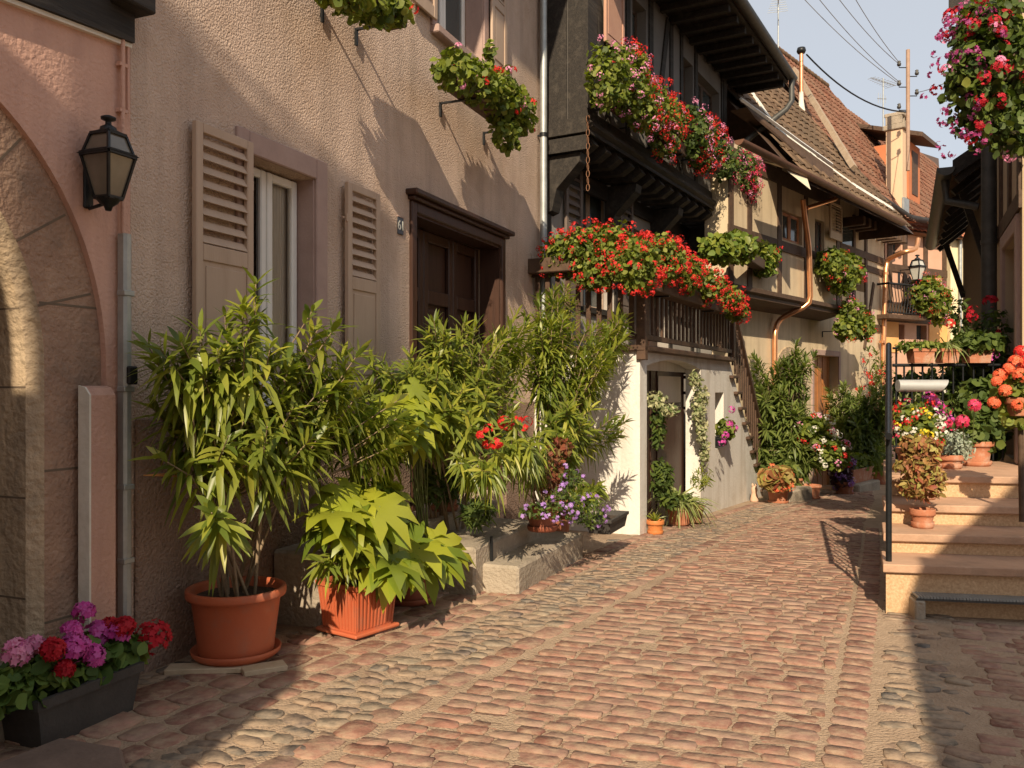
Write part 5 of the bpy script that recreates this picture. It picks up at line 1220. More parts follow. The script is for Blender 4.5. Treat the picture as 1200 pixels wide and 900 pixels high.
mb = MB(); mb.beam((.9, .02, zg_-1.1), (.9, ov-.15, zg_-.12), .09, .09, (1, 0, 0)); mb.build('brace', M_beam, ba)
mb = MB(); mb.beam((gB-.9, .02, zg_-1.1), (gB-.9, ov-.15, zg_-.12), .09, .09, (1, 0, 0)); mb.build('brace', M_beam, ba)
# ================================================================ LEFT: entrance steps of the cream house
es_ = fthing(W1, 'stone_steps', 'worn grey stone steps below the door of the cream house', 'steps', 0, 0, 0)
def gfac(px, py): p = G(px, py); return ((p.x-W1.x)*W1.d[0]+(p.y-W1.y)*W1.d[1], (p.x-W1.x)*W1.n[0]+(p.y-W1.y)*W1.n[1])
a0 = gfac(600, 697); a1_ = gfac(690, 655)
so0 = (a0[1]+a1_[1])/2
U0, U1_ = a0[0], a1_[0]
mb = MB(); mb.box(U0, U1_, -so0, -so0+.55, -.25, .22, .02); t_ = mb.build('step', M_step, es_)
mb = MB(); mb.box(U0-.15, U1_-.35, -so0+.30, -so0+.85, -.2, .37, .02); mb.build('step', M_step, es_)
mb = MB(); mb.box(U0-1.35, U1_-.1, -so0+.85, -.03, -.2, .50, .02); mb.build('step', M_step, es_)
fp = G(576, 690); ip = thing('boot_scraper', 'thin black iron boot scraper bar beside the worn grey steps', 'boot scraper', fp, W1.rot)
mb = MB(); mb.box(-.01, .01, -.012, .012, -.05, .42, .003); mb.build('bar', M_iron, ip); mb = MB(); mb.box(-.05, .05, -.05, .05, -.02, .02); mb.build('foot', M_iron, ip)
sb = thing('stone_slab', 'rough dark stone slab on the cobbles in the bottom left corner', 'stone', ST(2.26, -3.06, 0), W1.rot)
mb = MB(); mb.prism([(-.8, -.35), (.35, -.33), (.52, -.12), (.50, .22), (-.8, .30)], 'z', -.05, .055); o = mb.build('slab', surf('slab_stone', (.13, .09, .07), (.20, .14, .11), 6, .9, .6, 30), sb); bv = o.modifiers.new('bevel', 'BEVEL'); bv.width = .015
def fl3(px, o):
    w_ = F3.W(F3.U(px, o), o, 0); return Vector((w_.x, w_.y, zg(w_.x, w_.y)))
# far wall that closes the street beyond
kb = thing('kerb_stone', 'long grey kerb stone at the foot of the cream house with copper pipes', 'stone', fl3(922, 1.0), F3.rot)
mb = MB(); mb.box(-.5, .6, -.25, .25, -.1, .22, .03); mb.build('block', M_step, kb)
kb = thing('kerb_stone', 'pale low stone block under the oleander planter right of the honey door', 'stone', fl3(1005, .9), F3.rot)
mb = MB(); mb.box(-.8, .6, -.3, .3, -.1, .2, .03); mb.build('block', M_step, kb)
# ================================================================ PLANTS
TW = -SN.y*0  # (street frame: local x along the street, local y away from the street)
def pthing(name, label, cat, loc, group=None): return thing(name, label, cat, loc, W1.rot, group)
def rel_(t, p):      # world point -> local of a thing turned like W1
    d = Vector(p)-t.location; return (d.x*W1.d[0]+d.y*W1.d[1], -(d.x*W1.n[0]+d.y*W1.n[1]), d.z)
def BL(th, lst):     # lst: (px, py, t, rs, rt, rz) -> local ellipsoids
    out = []
    for px, py, t, rs_, rt, rz_ in lst: out.append((rel_(th, at_t(px, py, t)), (rs_, rt, rz_)))
    return out
def BF(th, F, lst, o=0): # on another facade: (px,py,out,r,r,r)
    out = []
    for px, py, oo, a, b, c in lst:
        u, z = F.at(px, py, oo); out.append((rel_(th, F.W(u, oo, z)), (a, b, c)))
    return out
def round_pot(th, r, h, mat=M_terra, saucer=True, z=0.0, rim=.035, c=(0, 0)):
    mb = MB(); k = .74
    prof = [(0, .02), (r*k, .02), (r*k+.006, .03)]+[(r*(k+(.9-k)*f), .03+(h-rim*1.6)*f) for f in (.15, .5, .9)]
    for q in (.915, .93, .945): prof += [(r*(k+(.9-k)*q)+.004, h*q-.02), (r*(k+(.9-k)*q), h*q-.012)]
    prof += [(r*.91, h-rim*1.5), (r*.99, h-rim*1.4), (r, h-rim), (r, h-.008), (r*.985, h), (r*.92, h), (r*.90, h-.02), (r*.87, h-.06)]
    mb.lathe(prof, 40, (c[0], c[1], z)); p = mb.build('pot', mat, th)
    if saucer:
        mb = MB(); mb.lathe([(0, 0), (r*.80, 0), (r*.88, .02), (r*.90, .045), (r*.88, .05), (r*.84, .022), (r*.4, .012)], 40, (c[0], c[1], z)); mb.build('saucer', mat, p)
    mb = MB(); n = 24; V = [(c[0], c[1], z+h-.05)]
    for k2 in range(n): t = 2*math.pi*k2/n; V.append((c[0]+r*.89*math.cos(t), c[1]+r*.89*math.sin(t), z+h-.055+random.uniform(-.008, .008)))
    mb.add(V, [(0, 1+i, 1+(i+1) % n) for i in range(n)]); mb.build('soil', M_soil, p); return p
def box_planter(th, x0, x1, y0, y1, z0, z1, mat, taper=.85, ribs=0, rim=.02):
    mb = MB(); cx, cy = (x0+x1)/2, (y0+y1)/2
    def rc(k, z, g=0): return [(cx+(x-cx)*k+g*(1 if x > cx else -1), cy+(y-cy)*k+g*(1 if y > cy else -1), z) for x, y in ((x0, y0), (x1, y0), (x1, y1), (x0, y1))]
    L_ = [rc(taper, z0), rc(1-.12*(1-taper), z1-rim*1.5), rc(1, z1-rim*1.5, .008), rc(1, z1, .010), rc(1, z1, -.016), rc(.97, z1-.05, -.016)]
    V = sum(L_, []); F = [(3, 2, 1, 0)]+[(4*k+i, 4*k+(i+1) % 4, 4*k+4+(i+1) % 4, 4*k+4+i) for k in range(5) for i in range(4)]+[(20, 21, 22, 23)]
    mb.add(V, F)
    if ribs:
        for k in range(ribs):
            f_ = (k+.5)/ribs
            for s_ in (0, 1):
                yb = (cy+(y0-cy)*taper, y0+.003) if s_ == 0 else None
                if s_ == 0: a = Vector((cx+(x0+(x1-x0)*f_-cx)*taper, cy+(y0-cy)*taper, z0+.02)); b = Vector((x0+(x1-x0)*f_, y0, z1-.04))
                else: a = Vector((cx+(x0-cx)*taper, cy+(y0+(y1-y0)*f_-cy)*taper, z0+.02)); b = Vector((x0, y0+(y1-y0)*f_, z1-.04))
                mb.beam(a, b, .012, .010, (0, -1, 0) if s_ == 0 else (-1, 0, 0))
    p = mb.build('planter', mat, th); mb = MB(); mb.box(x0+.03, x1-.03, y0+.03, y1-.03, z1-.06, z1-.045); mb.build('soil', M_soil, p); return p
def flowers_part(th, groups, face=None):
    for name, mat, blobs, n, r, fl, fs in groups:
        mb = MB(); heads([mb], blobs, n, r, fl, fs, face=face); mb.build(name, mat, th)
def leaf_part(th, mat, blobs, n, kind='round', size=(.05, .08), asp=1.0, up=.5, name='foliage', shell=.5, droop=.15):
    mb = MB(); loose_crown(mb, blobs, n, kind, size, asp, up, droop, shell); return mb.build(name, mat, th)
# ---- 1 big oleander in a round pot, left of the window
pc = atD(277, 0, 5.02); p1 = pthing('potted_oleander', 'large yellow-green oleander in a round terracotta pot below the louvred shutters', 'potted plant', (pc.x, pc.y, .035))
round_pot(p1, .285, .40)
B = BL(p1, [(210, 440, -3.35, .26, .2, .45), (285, 415, -3.15, .36, .26, .48), (370, 430, -3.08, .40, .26, .42), (435, 490, -3.0, .38, .26, .28), (330, 500, -3.0, .4, .2, .2), (245, 600, -3.05, .12, .10, .12)])
oleander(p1, (0, 0, .33), B, 88, 24, (.13, .22), .034, M_ole, 8, up=.22, spread=.12, seglen=.34, droop=.6)
# two strings holding the stems
st = pthing('string', 'thin orange string tying the big oleander back to the wall', 'string', at_t(168, 557, -3.66)); e = rel_(st, at_t(300, 560, -3.2)); m1 = rel_(st, at_t(300, 548, -3.2))
mb = MB(); mb.tube([(0, 0, 0), e], .004, 5); mb.tube([(0, 0, 0), m1], .003, 5); mb.tube([e, Vector(e)+Vector((.02, 0, -.1))], .004, 5); mb.build('string', surf('orange_string', (.55, .24, .08), (.62, .3, .1), 9, .8), st)
for k, (dx, a, lb) in enumerate(((-.10, .05, 'pale wooden board under the left side of the big round pot'), (.22, .45, 'short brown wooden offcut under the right side of the big round pot'))):
    bp = thing('wooden_board', lb, 'board', (pc.x+dx, pc.y-.20, 0), W1.rot-R(60)+a-.1); mb = MB(); mb.box(-.22 if k == 0 else -.12, .2 if k == 0 else .12, -.06, .06, .003, .034, .004); mb.build('board', M_plank, bp)
# ---- 2 ribbed square planter, young oleander
c2 = G(415, 738); c2 = ST(toST(c2)[0]-.02, -3.05); p2 = pthing('potted_oleander', 'small oleander in a ribbed square orange planter beside the large round pot', 'potted plant', (c2.x, c2.y, .02))
p2.rotation_euler = (0, 0, W1.rot-R(14))
bxp = box_planter(p2, -.19, .19, -.18, .18, .02, .33, M_terra, .86, 11)
mb = MB(); mb.box(-.20, .20, -.19, .19, .0, .025, .008); mb.build('saucer', M_terra, bxp)
def relr(t, p):
    d = Vector(p)-t.location; a = t.rotation_euler.z; return (d.x*math.cos(a)+d.y*math.sin(a), -d.x*math.sin(a)+d.y*math.cos(a), d.z)
mb = MB(); B = [(relr(p2, at_t(375, 640, -3.0)), (.22, .16, .14)), (relr(p2, at_t(430, 640, -2.95)), (.2, .16, .16))]
oleander(p2, (0, 0, .27), B, 16, 18, (.12, .17), .026, M_ole, 4, up=.45, spread=.08, seglen=.22, rstem=.007)
# ---- fatsias
def fatsia(th, base, blobs, n, size=(.2, .3), petl=.25):
    P, d = blob_points(blobs, n, .45); lm = MB(); sm = MB(); b = Vector(base)
    T = norm(d*np.array([1, 1, .2])+np.array([0, -.15, -.35])+rand_dirs(len(P))*.25); N_ = norm(d*.6+np.array([-.35, -.65, .75])+rand_dirs(len(P))*.35)
    L = rng.uniform(size[0], size[1], len(P)); leaves(lm, 'palm', P-T*L[:, None]*.2, T, N_, L*.72, L*.72, .25)
    for p, t in zip(P, T):
        e = Vector(p-t*.04); m = b.lerp(e, .6)+Vector((0, 0, .10)); sm.tube([b+Vector((random.uniform(-.05, .05), random.uniform(-.05, .05), 0)), m, e], [.006, .005, .004], 5)
    sm.build('stems', M_stemg, th); lm.build('foliage', M_fat, th)
f1 = ST(5.62, -3.10); p3 = pthing('potted_fatsia', 'glossy broad-leaved fatsia in a dark terracotta pot left of the stone steps', 'potted plant', (f1.x, f1.y, .01))
round_pot(p3, .21, .30, surf('dark_terracotta', (.26, .075, .04), (.32, .10, .055), 5, .6))
fatsia(p3, (0, 0, .26), BL(p3, [(505, 640, -2.85, .22, .16, .15), (450, 640, -2.85, .22, .18, .16), (465, 665, -2.72, .16, .10, .10), (400, 610, -2.95, .28, .15, .15), (430, 600, -2.85, .25, .15, .14)]), 44, (.30, .42))
f2 = ST(6.15, -3.25); p4 = pthing('potted_fatsia', 'fatsia with lit yellow-green leaves behind the oleanders near the door frame', 'potted plant', (f2.x, f2.y, .0))
round_pot(p4, .2, .28, M_clay); fatsia(p4, (0, 0, .25), BL(p4, [(480, 490, -3.0, .30, .18, .22), (430, 580, -3.1, .35, .15, .2)]), 32, (.24, .34))
# ---- oleanders flanking the door
f3 = ST(6.7, -3.3); p5 = pthing('potted_oleander', 'upright oleander standing in front of the brown entrance door', 'potted plant', (f3.x, f3.y, .0)); round_pot(p5, .24, .34, M_clay)
B = BL(p5, [(470, 440, -3.15, .40, .22, .3), (520, 400, -3.0, .34, .25, .30), (570, 420, -2.85, .32, .25, .38), (540, 470, -2.8, .38, .25, .30), (590, 480, -2.75, .25, .2, .25), (450, 480, -3.2, .3, .2, .3), (600, 400, -2.95, .3, .2, .3)])
oleander(p5, (0, 0, .3), B, 135, 27, (.13, .20), .027, M_ole, 7, up=.4, seglen=.42, spread=.15, droop=.4)
f4 = ST(8.3, -2.95); p6 = pthing('potted_oleander', 'tall dark green oleander between the door steps and the whitewashed stair block', 'potted plant', (f4.x, f4.y, .0)); round_pot(p6, .26, .36, M_clay)
B = BL(p6, [(640, 400, -2.9, .45, .25, .45), (690, 420, -2.6, .42, .26, .40), (670, 500, -2.55, .42, .25, .35), (720, 380, -2.5, .3, .2, .2), (725, 500, -2.3, .16, .12, .16), (655, 350, -2.9, .25, .2, .15), (690, 575, -2.3, .20, .12, .14)])
oleander(p6, (0, 0, .3), B, 160, 27, (.13, .20), .029, M_ole, 8, up=.35, seglen=.4, spread=.15, droop=.45)
f5 = ST(7.0, -2.55); p7 = pthing('potted_oleander', 'low drooping oleander with red blossoms standing on the grey steps', 'potted plant', (f5.x, f5.y, .36)); round_pot(p7, .15, .22, surf('dark_terracotta', None))
B = BL(p7, [(595, 520, -2.5, .28, .2, .2), (560, 545, -2.5, .2, .15, .2), (625, 520, -2.45, .22, .15, .18)])
oleander(p7, (0, 0, .18), B, 30, 22, (.12, .18), .024, M_ole, 5, up=.35, seglen=.3, spread=.08, rstem=.007, droop=.7)
Br = BL(p7, [(603, 492, -2.42, .16, .06, .07), (575, 512, -2.42, .08, .05, .04)])
flowers_part(p7, [('blossom', P_red, Br, 12, (.03, .045), 14, .035)])
f6 = ST(7.75, -2.55); p8 = pthing('potted_coleus', 'reddish brown coleus between the oleander and the purple petunias', 'potted plant', (f6.x, f6.y, .36)); round_pot(p8, .13, .16, surf('dark_terracotta', None))
leaf_part(p8, island('russet_leaf', [(.22, .05, .03), (.30, .10, .05), (.16, .06, .03), (.22, .17, .06)], .6, .3), BL(p8, [(640, 555, -2.5, .26, .16, .16), (655, 525, -2.5, .16, .12, .1)]), 520, 'ovate', (.05, .08), .6)
f7 = ST(8.05, -2.25); p9 = pthing('potted_petunia', 'purple and lilac petunias spilling over the end of the grey steps', 'potted plant', (f7.x, f7.y, .23)); box_planter(p9, -.35, .3, -.12, .12, 0, .14, M_trough)
B = BL(p9, [(660, 590, -2.25, .26, .15, .13), (690, 600, -2.2, .16, .15, .14), (625, 598, -2.3, .16, .1, .06), (670, 562, -2.25, .15, .1, .1)])
leaf_part(p9, M_gerd, B, 900, 'ovate', (.03, .05), .6); flowers_part(p9, [('blossom', P_vio, B, 40, (.014, .022), 4, .036)], face=(-.5, -.8, .2))
# grassy filler between the pots at the wall foot
f8 = ST(6.9, -3.45); pa_ = pthing('potted_fern', 'shaded dark leafy plant on the landing of the grey steps', 'potted plant', (f8.x, f8.y, .5)); round_pot(pa_, .14, .2, M_clay)
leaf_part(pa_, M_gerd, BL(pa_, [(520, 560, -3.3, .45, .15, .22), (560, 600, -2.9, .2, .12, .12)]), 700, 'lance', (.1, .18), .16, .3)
# ---- trough with geraniums, bottom left
tc_ = ST(2.98, -3.50); p10 = pthing('flower_trough', 'charcoal trough of magenta, pink and crimson geraniums in the bottom left corner', 'planter', (tc_.x, tc_.y, .0))
box_planter(p10, -.30, .28, -.18, .18, 0.0, .23, M_trough, .88, rim=.03)
B = [((x, -.02, .29), (.18, .18, .10)) for x in (-.42, -.26, -.08, .08, .22)]
leaf_part(p10, island('lush_geranium_leaf', [(.05, .10, .02), (.10, .17, .03), (.16, .24, .045)], .6, .3), B, 620, 'round', (.05, .085), 1, .6)
sm = MB()
def gball(px, py, t, mat, r=.05, n=34, nm='bloom'):
    p = rel_(p10, at_t(px, py, t)); mb = MB(); q = norm(rand_dirs(n)+np.array([0, -.35, .5])); leaves(mb, 'floret', np.array(p)+q*(r*rng.uniform(.75, 1.1, (n, 1))), norm(np.cross(q, rand_dirs(n))), q+rand_dirs(n)*.35, .042, .042); mb.build(nm, mat, p10)
    sm.tube([Vector(p), Vector((p[0]*.97, p[1]*.5, .24))], .004, 5)
for px, py, m_1, r in ((98, 718, P_mag, .035), (180, 747, P_crim, .062), (150, 762, P_crim, .05), (128, 736, P_crim, .035), (62, 762, P_crim, .035), (82, 788, P_crim, .035), (145, 735, P_crim, .035), (115, 742, P_mag, .045), (84, 762, P_mag, .045), (108, 770, P_mag, .04), (134, 770, P_mag, .048), (140, 740, P_mag, .04), (84, 740, P_mag, .032), (92, 757, P_mag, .035), (18, 766, P_pink, .045), (40, 757, P_pink, .03), (75, 785, P_crim, .03)):
    gball(px, py, -3.42+random.uniform(-.08, .1), m_1, r*1.35, 84)
sm.build('flower_stems', M_stemg, p10)
# ---- window boxes of the cream house
def flower_box(F, pxs, y_fn, name, label, blobs, cols, nleaf, out=.3, leafmat=None, size=(.05, .075), boxlen=None, kind='round', face=None, group=None, hs=.04, box=True, cat='flower box'):
    u0, z0 = F.at(pxs[0], y_fn[0], out); u1, z1 = F.at(pxs[1], y_fn[1], out); z = (z0+z1)/2; uc = (u0+u1)/2; h = (u1-u0)/2
    th = thing(name, label, cat, F.W(uc, out, z), F.rot, group)
    if box:
        mb = MB(); hl = boxlen or h*.85; mb.box(-hl, hl, -.10, .10, -.16, .02, .01); b_ = mb.build('box', M_brown, th); mb = MB()
        for x in (-hl*.6, hl*.6): mb.box(x-.012, x+.012, -.09, out-.02, -.18, -.163); mb.box(x-.012, x+.012, out-.03, out-.01, -.3, -.163)
        mb.build('bracket', M_iron, th)
    B = []
    for px, py, o, a, b, c in blobs: u, zz = F.at(px, py, o); B.append(((u-uc, -(o-out), zz-z), (a, b, c)))
    leaf_part(th, leafmat or M_ger, B, nleaf, kind, size)
    f = tuple(face) if face else (-.45, -.8, .1)
    for mat, n, idx, r in cols:
        bb = [B[i] for i in idx] if idx else B; mb = MB(); heads([mb], bb, n, (hs*.75, hs*1.15), 14, .026 if hs > .03 else .03, face=f, shell=.98); mb.build('bloom', mat, th)
    return th
flower_box(W1, (520, 615), (85, 140), 'window_flower_box', 'lush trailing geranium box with few red and pink blooms under the cream house window', [(535, 85, .42, .30, .2, .18), (560, 95, .40, .32, .22, .22), (585, 110, .40, .35, .22, .26), (605, 130, .42, .3, .2, .25), (592, 155, .40, .22, .14, .2), (574, 60, .38, .07, .05, .12)], [(P_red, 10, None, 0), (P_pink, 8, None, 0)], 1700, group='window boxes of the cream house')
flower_box(W1, (395, 470), (-50, 20), 'window_flower_box', 'trailing geranium box cut off by the top edge above the first shutters', [(400, -18, .40, .3, .2, .18), (430, 0, .38, .28, .2, .17), (458, 8, .36, .2, .16, .14)], [(P_red, 8, None, 0)], 900, group='window boxes of the cream house')
# ---- gallery boxes of the dark house
gb = lambda *a, **k: flower_box(F2, *a, group='gallery boxes of the dark house', **k)
gb((700, 760), (95, 145), 'gallery_flower_box', 'nearest gallery box, yellow-green geraniums with lilac-pink and a few red blooms', [(712, 90, 1.0, .35, .25, .42), (735, 100, 1.0, .4, .25, .4), (752, 125, 1.0, .35, .25, .35), (740, 75, 1.0, .35, .2, .25)], [(P_pink, 52, None, 0), (P_red, 40, (2, 3), 0)], 1900, out=.85, hs=.05)
gb((768, 800), (150, 175), 'gallery_flower_box', 'second gallery box from the left, dense red geraniums hanging low', [(765, 125, 1.0, .4, .25, .35), (785, 140, 1.0, .35, .22, .3), (778, 160, .95, .35, .2, .3)], [(P_red, 92, None, 0), (P_pink, 18, None, 0)], 1200, out=.85, hs=.055)
gb((805, 840), (175, 185), 'gallery_flower_box', 'third gallery box, mixed pink and red geraniums before the dark window', [(812, 155, 1.0, .45, .25, .4), (830, 165, 1.0, .42, .25, .35), (820, 180, .95, .4, .2, .3)], [(P_red, 86, (1, 2), 0), (P_pink, 38, None, 0)], 1500, out=.85, leafmat=M_gerd, hs=.06)
gb((858, 880), (205, 215), 'gallery_flower_box', 'farthest gallery box, ball of rosy pink geraniums beside the tile roof', [(868, 200, 1.0, .5, .3, .45), (872, 215, 1.0, .4, .25, .3), (850, 190, .95, .5, .2, .3)], [(P_vred, 70, (0, 1), 0), (P_pink, 20, (0, 1), 0), (P_red, 14, (1,), 0)], 1200, out=.85, leafmat=M_gerd, hs=.06)
# ---- big red geraniums on the balcony rail
def blobsP(lst): return lst
bx = flower_box(P2, (742, 850), (330, 350), 'balcony_flower_box', 'huge mass of red geraniums over the wooden balcony rail', [(745, 310, .18, .35, .25, .32), (775, 305, .18, .40, .28, .30), (800, 320, .2, .42, .28, .26), (825, 335, .2, .45, .28, .25), (850, 350, .2, .45, .25, .22), (862, 365, .2, .25, .2, .16)], [(P_red, 270, None, 0)], 3600, out=.12, hs=.042, size=(.045, .07))
# the same mass continues round the near side of the balcony
sd = thing('balcony_flower_box', 'red geranium box on the near side of the balcony beside the zinc rain pipe', 'flower box', P2.W(-.05, -.8, 3.12), P2.rot)
mb = MB(); mb.box(-.12, .08, -.55, .75, -.12, .06, .01); mb.build('box', M_brown, sd)
def bs(lst): 
    o_ = []
    for px, py, D, a, b, c in lst:
        p = atD(px, py, D); d = p-sd.location; o_.append(((d.x*P2.d[0]+d.y*P2.d[1], -(d.x*P2.n[0]+d.y*P2.n[1]), d.z), (a, b, c)))
    return o_
B = bs([(660, 300, 10.4, .24, .28, .28), (690, 290, 10.1, .26, .3, .28), (722, 295, 9.9, .28, .3, .32), (700, 320, 9.95, .25, .3, .2)])
leaf_part(sd, M_ger, B, 2300, 'round', (.045, .07)); mb = MB(); heads([mb], B, 95, (.032, .05), 14, .026, face=(-.8, -.1, .2), shell=.98); mb.build('bloom', P_red, sd)
# leafy climber on the rail end
gl = flower_box(P2, (850, 905), (300, 300), 'leafy_shrub', 'bright green leafy shrub at the balcony corner right of the red geraniums', [(842, 292, .1, .4, .3, .25), (865, 290, .1, .5, .3, .25), (895, 300, .1, .4, .3, .25), (893, 315, .1, .3, .25, .15)], [(P_red, 8, (2, 3), 0)], 1300, out=.1, kind='ovate', size=(.10, .16), leafmat=island('bright_leaf', [(.10, .17, .03), (.18, .24, .04), (.28, .30, .05), (.07, .12, .025)], .45, .35, (1.2, 1.3, .5)), box=True, cat='shrub', hs=.05)
# ---- plants at the stair-block doorway
def fpot(F, px, py, out, name, label, cat='potted plant'):   # stands on the ground in front of the stair block
    w_ = F.W(F.U(px, out), out, 0); p = Vector((w_.x, w_.y, zg(w_.x, w_.y))); return thing(name, label, cat, (p.x, p.y, p.z), F.rot)
def locF(th, px, py, dD=0.0):
    D = th.location.y+dD; p = atD(px, py, D); d = p-th.location; a = th.rotation_euler.z; return (d.x*math.cos(a)+d.y*math.sin(a), -d.x*math.sin(a)+d.y*math.cos(a), d.z)
def LB(th, lst): return [(locF(th, px, py, dD), (a, b, c)) for px, py, dD, a, b, c in lst]
q = fpot(P2, 768, 617, .12, 'potted_plant', 'small striped orange pot with a grassy tuft at the doorway corner of the stair block'); round_pot(q, .105, .17, surf('orange_glaze', (.52, .17, .05), (.6, .22, .07), 7, .45), True)
mb = MB(); n = 26; d = norm(rand_dirs(n)*.6+np.array([0, 0, .8])); leaves(mb, 'blade', np.tile([0, 0, .15], (n, 1)), d, rand_dirs(n), .2, .016, .4); mb.build('foliage', M_ole, q)
q = fpot(P2, 796, 600, .10, 'spider_plant', 'arching striped spider plant in a clay pot before the open cellar doorway'); round_pot(q, .17, .26, M_clay, False)
mb = MB(); n = 190; d = norm(rand_dirs(n)*np.array([.9, .9, .3])+np.array([0, -.1, .75])); leaves(mb, 'blade', np.tile([0, 0, .26], (n, 1))+rand_dirs(n)*.04, d, rand_dirs(n)+np.array([0, 0, 1.]), rng.uniform(.4, .75, n), .026, rng.uniform(.5, 1.3, n)); mb.build('foliage', M_spid, q)
q = fpot(P2, 814, 596, .2, 'potted_plant', 'rough brown clay jar with sprigs right of the spider plant'); round_pot(q, .13, .24, surf('brown_jar', (.30, .16, .08), (.38, .21, .11), 9, .8), False)
leaf_part(q, M_ole, LB(q, [(822, 560, 0, .2, .15, .15)]), 130, 'lance', (.08, .14), .15)
q = fpot(P2, 775, 608, .0, 'potted_shrub', 'dark leafy shrub inside the shaded doorway left jamb'); q.location = P2.W(do0+.25, -.45, zg(*P2.W(do0, 0, 0).xy)-.02); round_pot(q, .17, .26, M_clay, False)
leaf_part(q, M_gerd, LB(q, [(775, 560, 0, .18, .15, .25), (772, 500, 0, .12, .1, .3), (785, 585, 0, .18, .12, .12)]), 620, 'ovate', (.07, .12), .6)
leaf_part(q, M_ivy, LB(q, [(768, 468, -.1, .16, .14, .12), (785, 480, -.3, .12, .12, .08)]), 200, 'ovate', (.05, .08), .7, name='variegated_tips')
# variegated ivy hanging on the right door jamb
q = thing('hanging_ivy', 'cream variegated ivy cascading down the white wall right of the cellar doorway', 'climber', P2.W(dR+.12, .08, 1.85), P2.rot)
u_, z_ = P2.at(822, 460, .06)
B = []
for px, py, a, c in ((815, 445, .28, .14), (822, 465, .32, .2), (822, 500, .26, .3), (826, 530, .16, .25), (818, 480, .25, .25)):
    u, z = P2.at(px, py, .07); B.append(((u-(dR+.12), .01, z-1.85), (a, .07, c)))
leaf_part(q, M_ivy, B, 1100, 'ovate', (.045, .075), .7, .2, shell=.1)
# niche geranium
u_, z_ = P2.at(846, 522, .05); q = thing('potted_geranium', 'pink geranium in the small wall niche of the stair block', 'potted plant', P2.W(u_, .02, z_), P2.rot)
box_planter(q, -.15, .15, -.09, .09, 0, .13, M_iron); B = [((0, -.08, .26), (.18, .16, .18)), ((.1, -.1, .22), (.15, .12, .14))]
leaf_part(q, M_ger, B, 240, 'round', (.05, .08)); mb = MB()
for px, py in ((857, 480), (861, 502), (850, 510), (855, 497), (846, 518)):
    u, z = P2.at(px, py, .25); n = 26; qq = norm(rand_dirs(n)+np.array([0, -.4, .3])); leaves(mb, 'floret', np.array([u-u_, -.23, z-z_])+qq*.055, norm(np.cross(qq, rand_dirs(n))), qq, .04, .04)
mb.build('bloom', P_mag, q)
cat_ = G(860, 590)
q = thing('clay_figure', 'small pale terracotta ornament on the ground near the end of the stair block', 'ornament', G(884, 588), 0); mb = MB(); mb.lathe([(0, 0), (.07, 0), (.075, .03), (.06, .10), (.045, .16), (.055, .20), (.05, .25), (.02, .28), (0, .285)], 18); mb.build('body', surf('pale_clay', (.55, .36, .24), (.62, .42, .3), 8, .8), q); mb = MB(); mb.lathe([(0, 0), (.015, 0), (.02, .05), (0, .07)], 8, (-.03, 0, .26)); mb.lathe([(0, 0), (.015, 0), (.02, .05), (0, .07)], 8, (.03, 0, .26)); mb.build('ear', surf('pale_clay', None), q)
# ---- greenery before the copper-pipe house
def bush(px, py, name, label, lst, n, mat=M_ole2, pot=True, seg=.4, L=(.13, .2), tips=60, group=None, wd=.024):
    p = fl3(px, .75); q = thing(name, label, 'potted plant', tuple(p), F3.rot, group)
    if pot: round_pot(q, .28, .38, M_clay)
    oleander(q, (0, 0, .3), LB(q, lst), tips, n, L, wd, mat, 7, up=.5, seglen=seg, spread=.15); return q
bush(925, 572, 'potted_oleander', 'tall grey-green oleander at the foot of the flight of wooden steps', [(915, 480, 0, .8, .5, .6), (932, 430, 0, .5, .4, .5), (905, 530, 0, .7, .4, .6), (945, 520, 0, .8, .4, .6), (890, 460, .3, .4, .3, .7), (925, 550, -.3, .7, .3, .4)], 30, tips=230, L=(.17, .26), wd=.034)
bush(1010, 556, 'potted_oleander', 'bushy oleander with pink blossoms under the far copper pipe', [(1005, 500, 0, .9, .5, .6), (1025, 480, 0, .6, .4, .6), (988, 475, 0, .5, .4, .6), (1020, 525, 0, .9, .4, .5), (1000, 535, 0, .9, .4, .4)], 30, tips=220, L=(.17, .26), wd=.034)
q = thing('potted_oleander', 'red-flowered oleander branch against the far cream wall', 'potted plant', tuple(fl3(1030, .5)), F3.rot); round_pot(q, .25, .35, M_clay); B = LB(q, [(1030, 440, 0, .35, .3, .9)])
oleander(q, (0, 0, .3), B, 24, 20, (.16, .24), .034, M_ole2, 5, seglen=.4); mb = MB(); heads([mb], LB(q, [(1028, 420, -.2, .4, .2, .7), (1012, 470, -.2, .2, .2, .3)]), 26, (.05, .075), 14, .05); mb.build('bloom', P_red, q)
def gpot(px, py, label, lst, n, cols, mat=M_ger, kind='round', size=(.08, .12), fr=.06, name='potted_geranium', potm=None, pr=.2, ph=.26, box=None):
    p = fl3(px, 1.15); q = thing(name, label, 'potted plant', tuple(p), F3.rot)
    if box: box_planter(q, *box, potm or M_clay)
    else: round_pot(q, pr, ph, potm or M_clay)
    B = LB(q, lst); leaf_part(q, mat, B, n, kind, size)
    for m, k in cols: mb = MB(); heads([mb], B, k, (fr*.8, fr*1.2), 12, fr*.75, face=(-.5, -.8, .1)); mb.build('bloom', m, q)
    return q
gpot(950, 570, 'red geraniums with white petunias in front of the honey-coloured door', [(955, 505, 0, .45, .3, .3), (968, 520, 0, .4, .3, .25), (975, 535, 0, .5, .3, .25)], 900, [(P_red, 14), (P_wht, 22), (P_pink, 8)])
gpot(912, 572, 'low orange and green croton at the foot of the stair post', [(910, 560, -.2, .35, .25, .18)], 260, [(P_org, 6)], M_coleus, 'lance', (.16, .26), name='potted_croton')
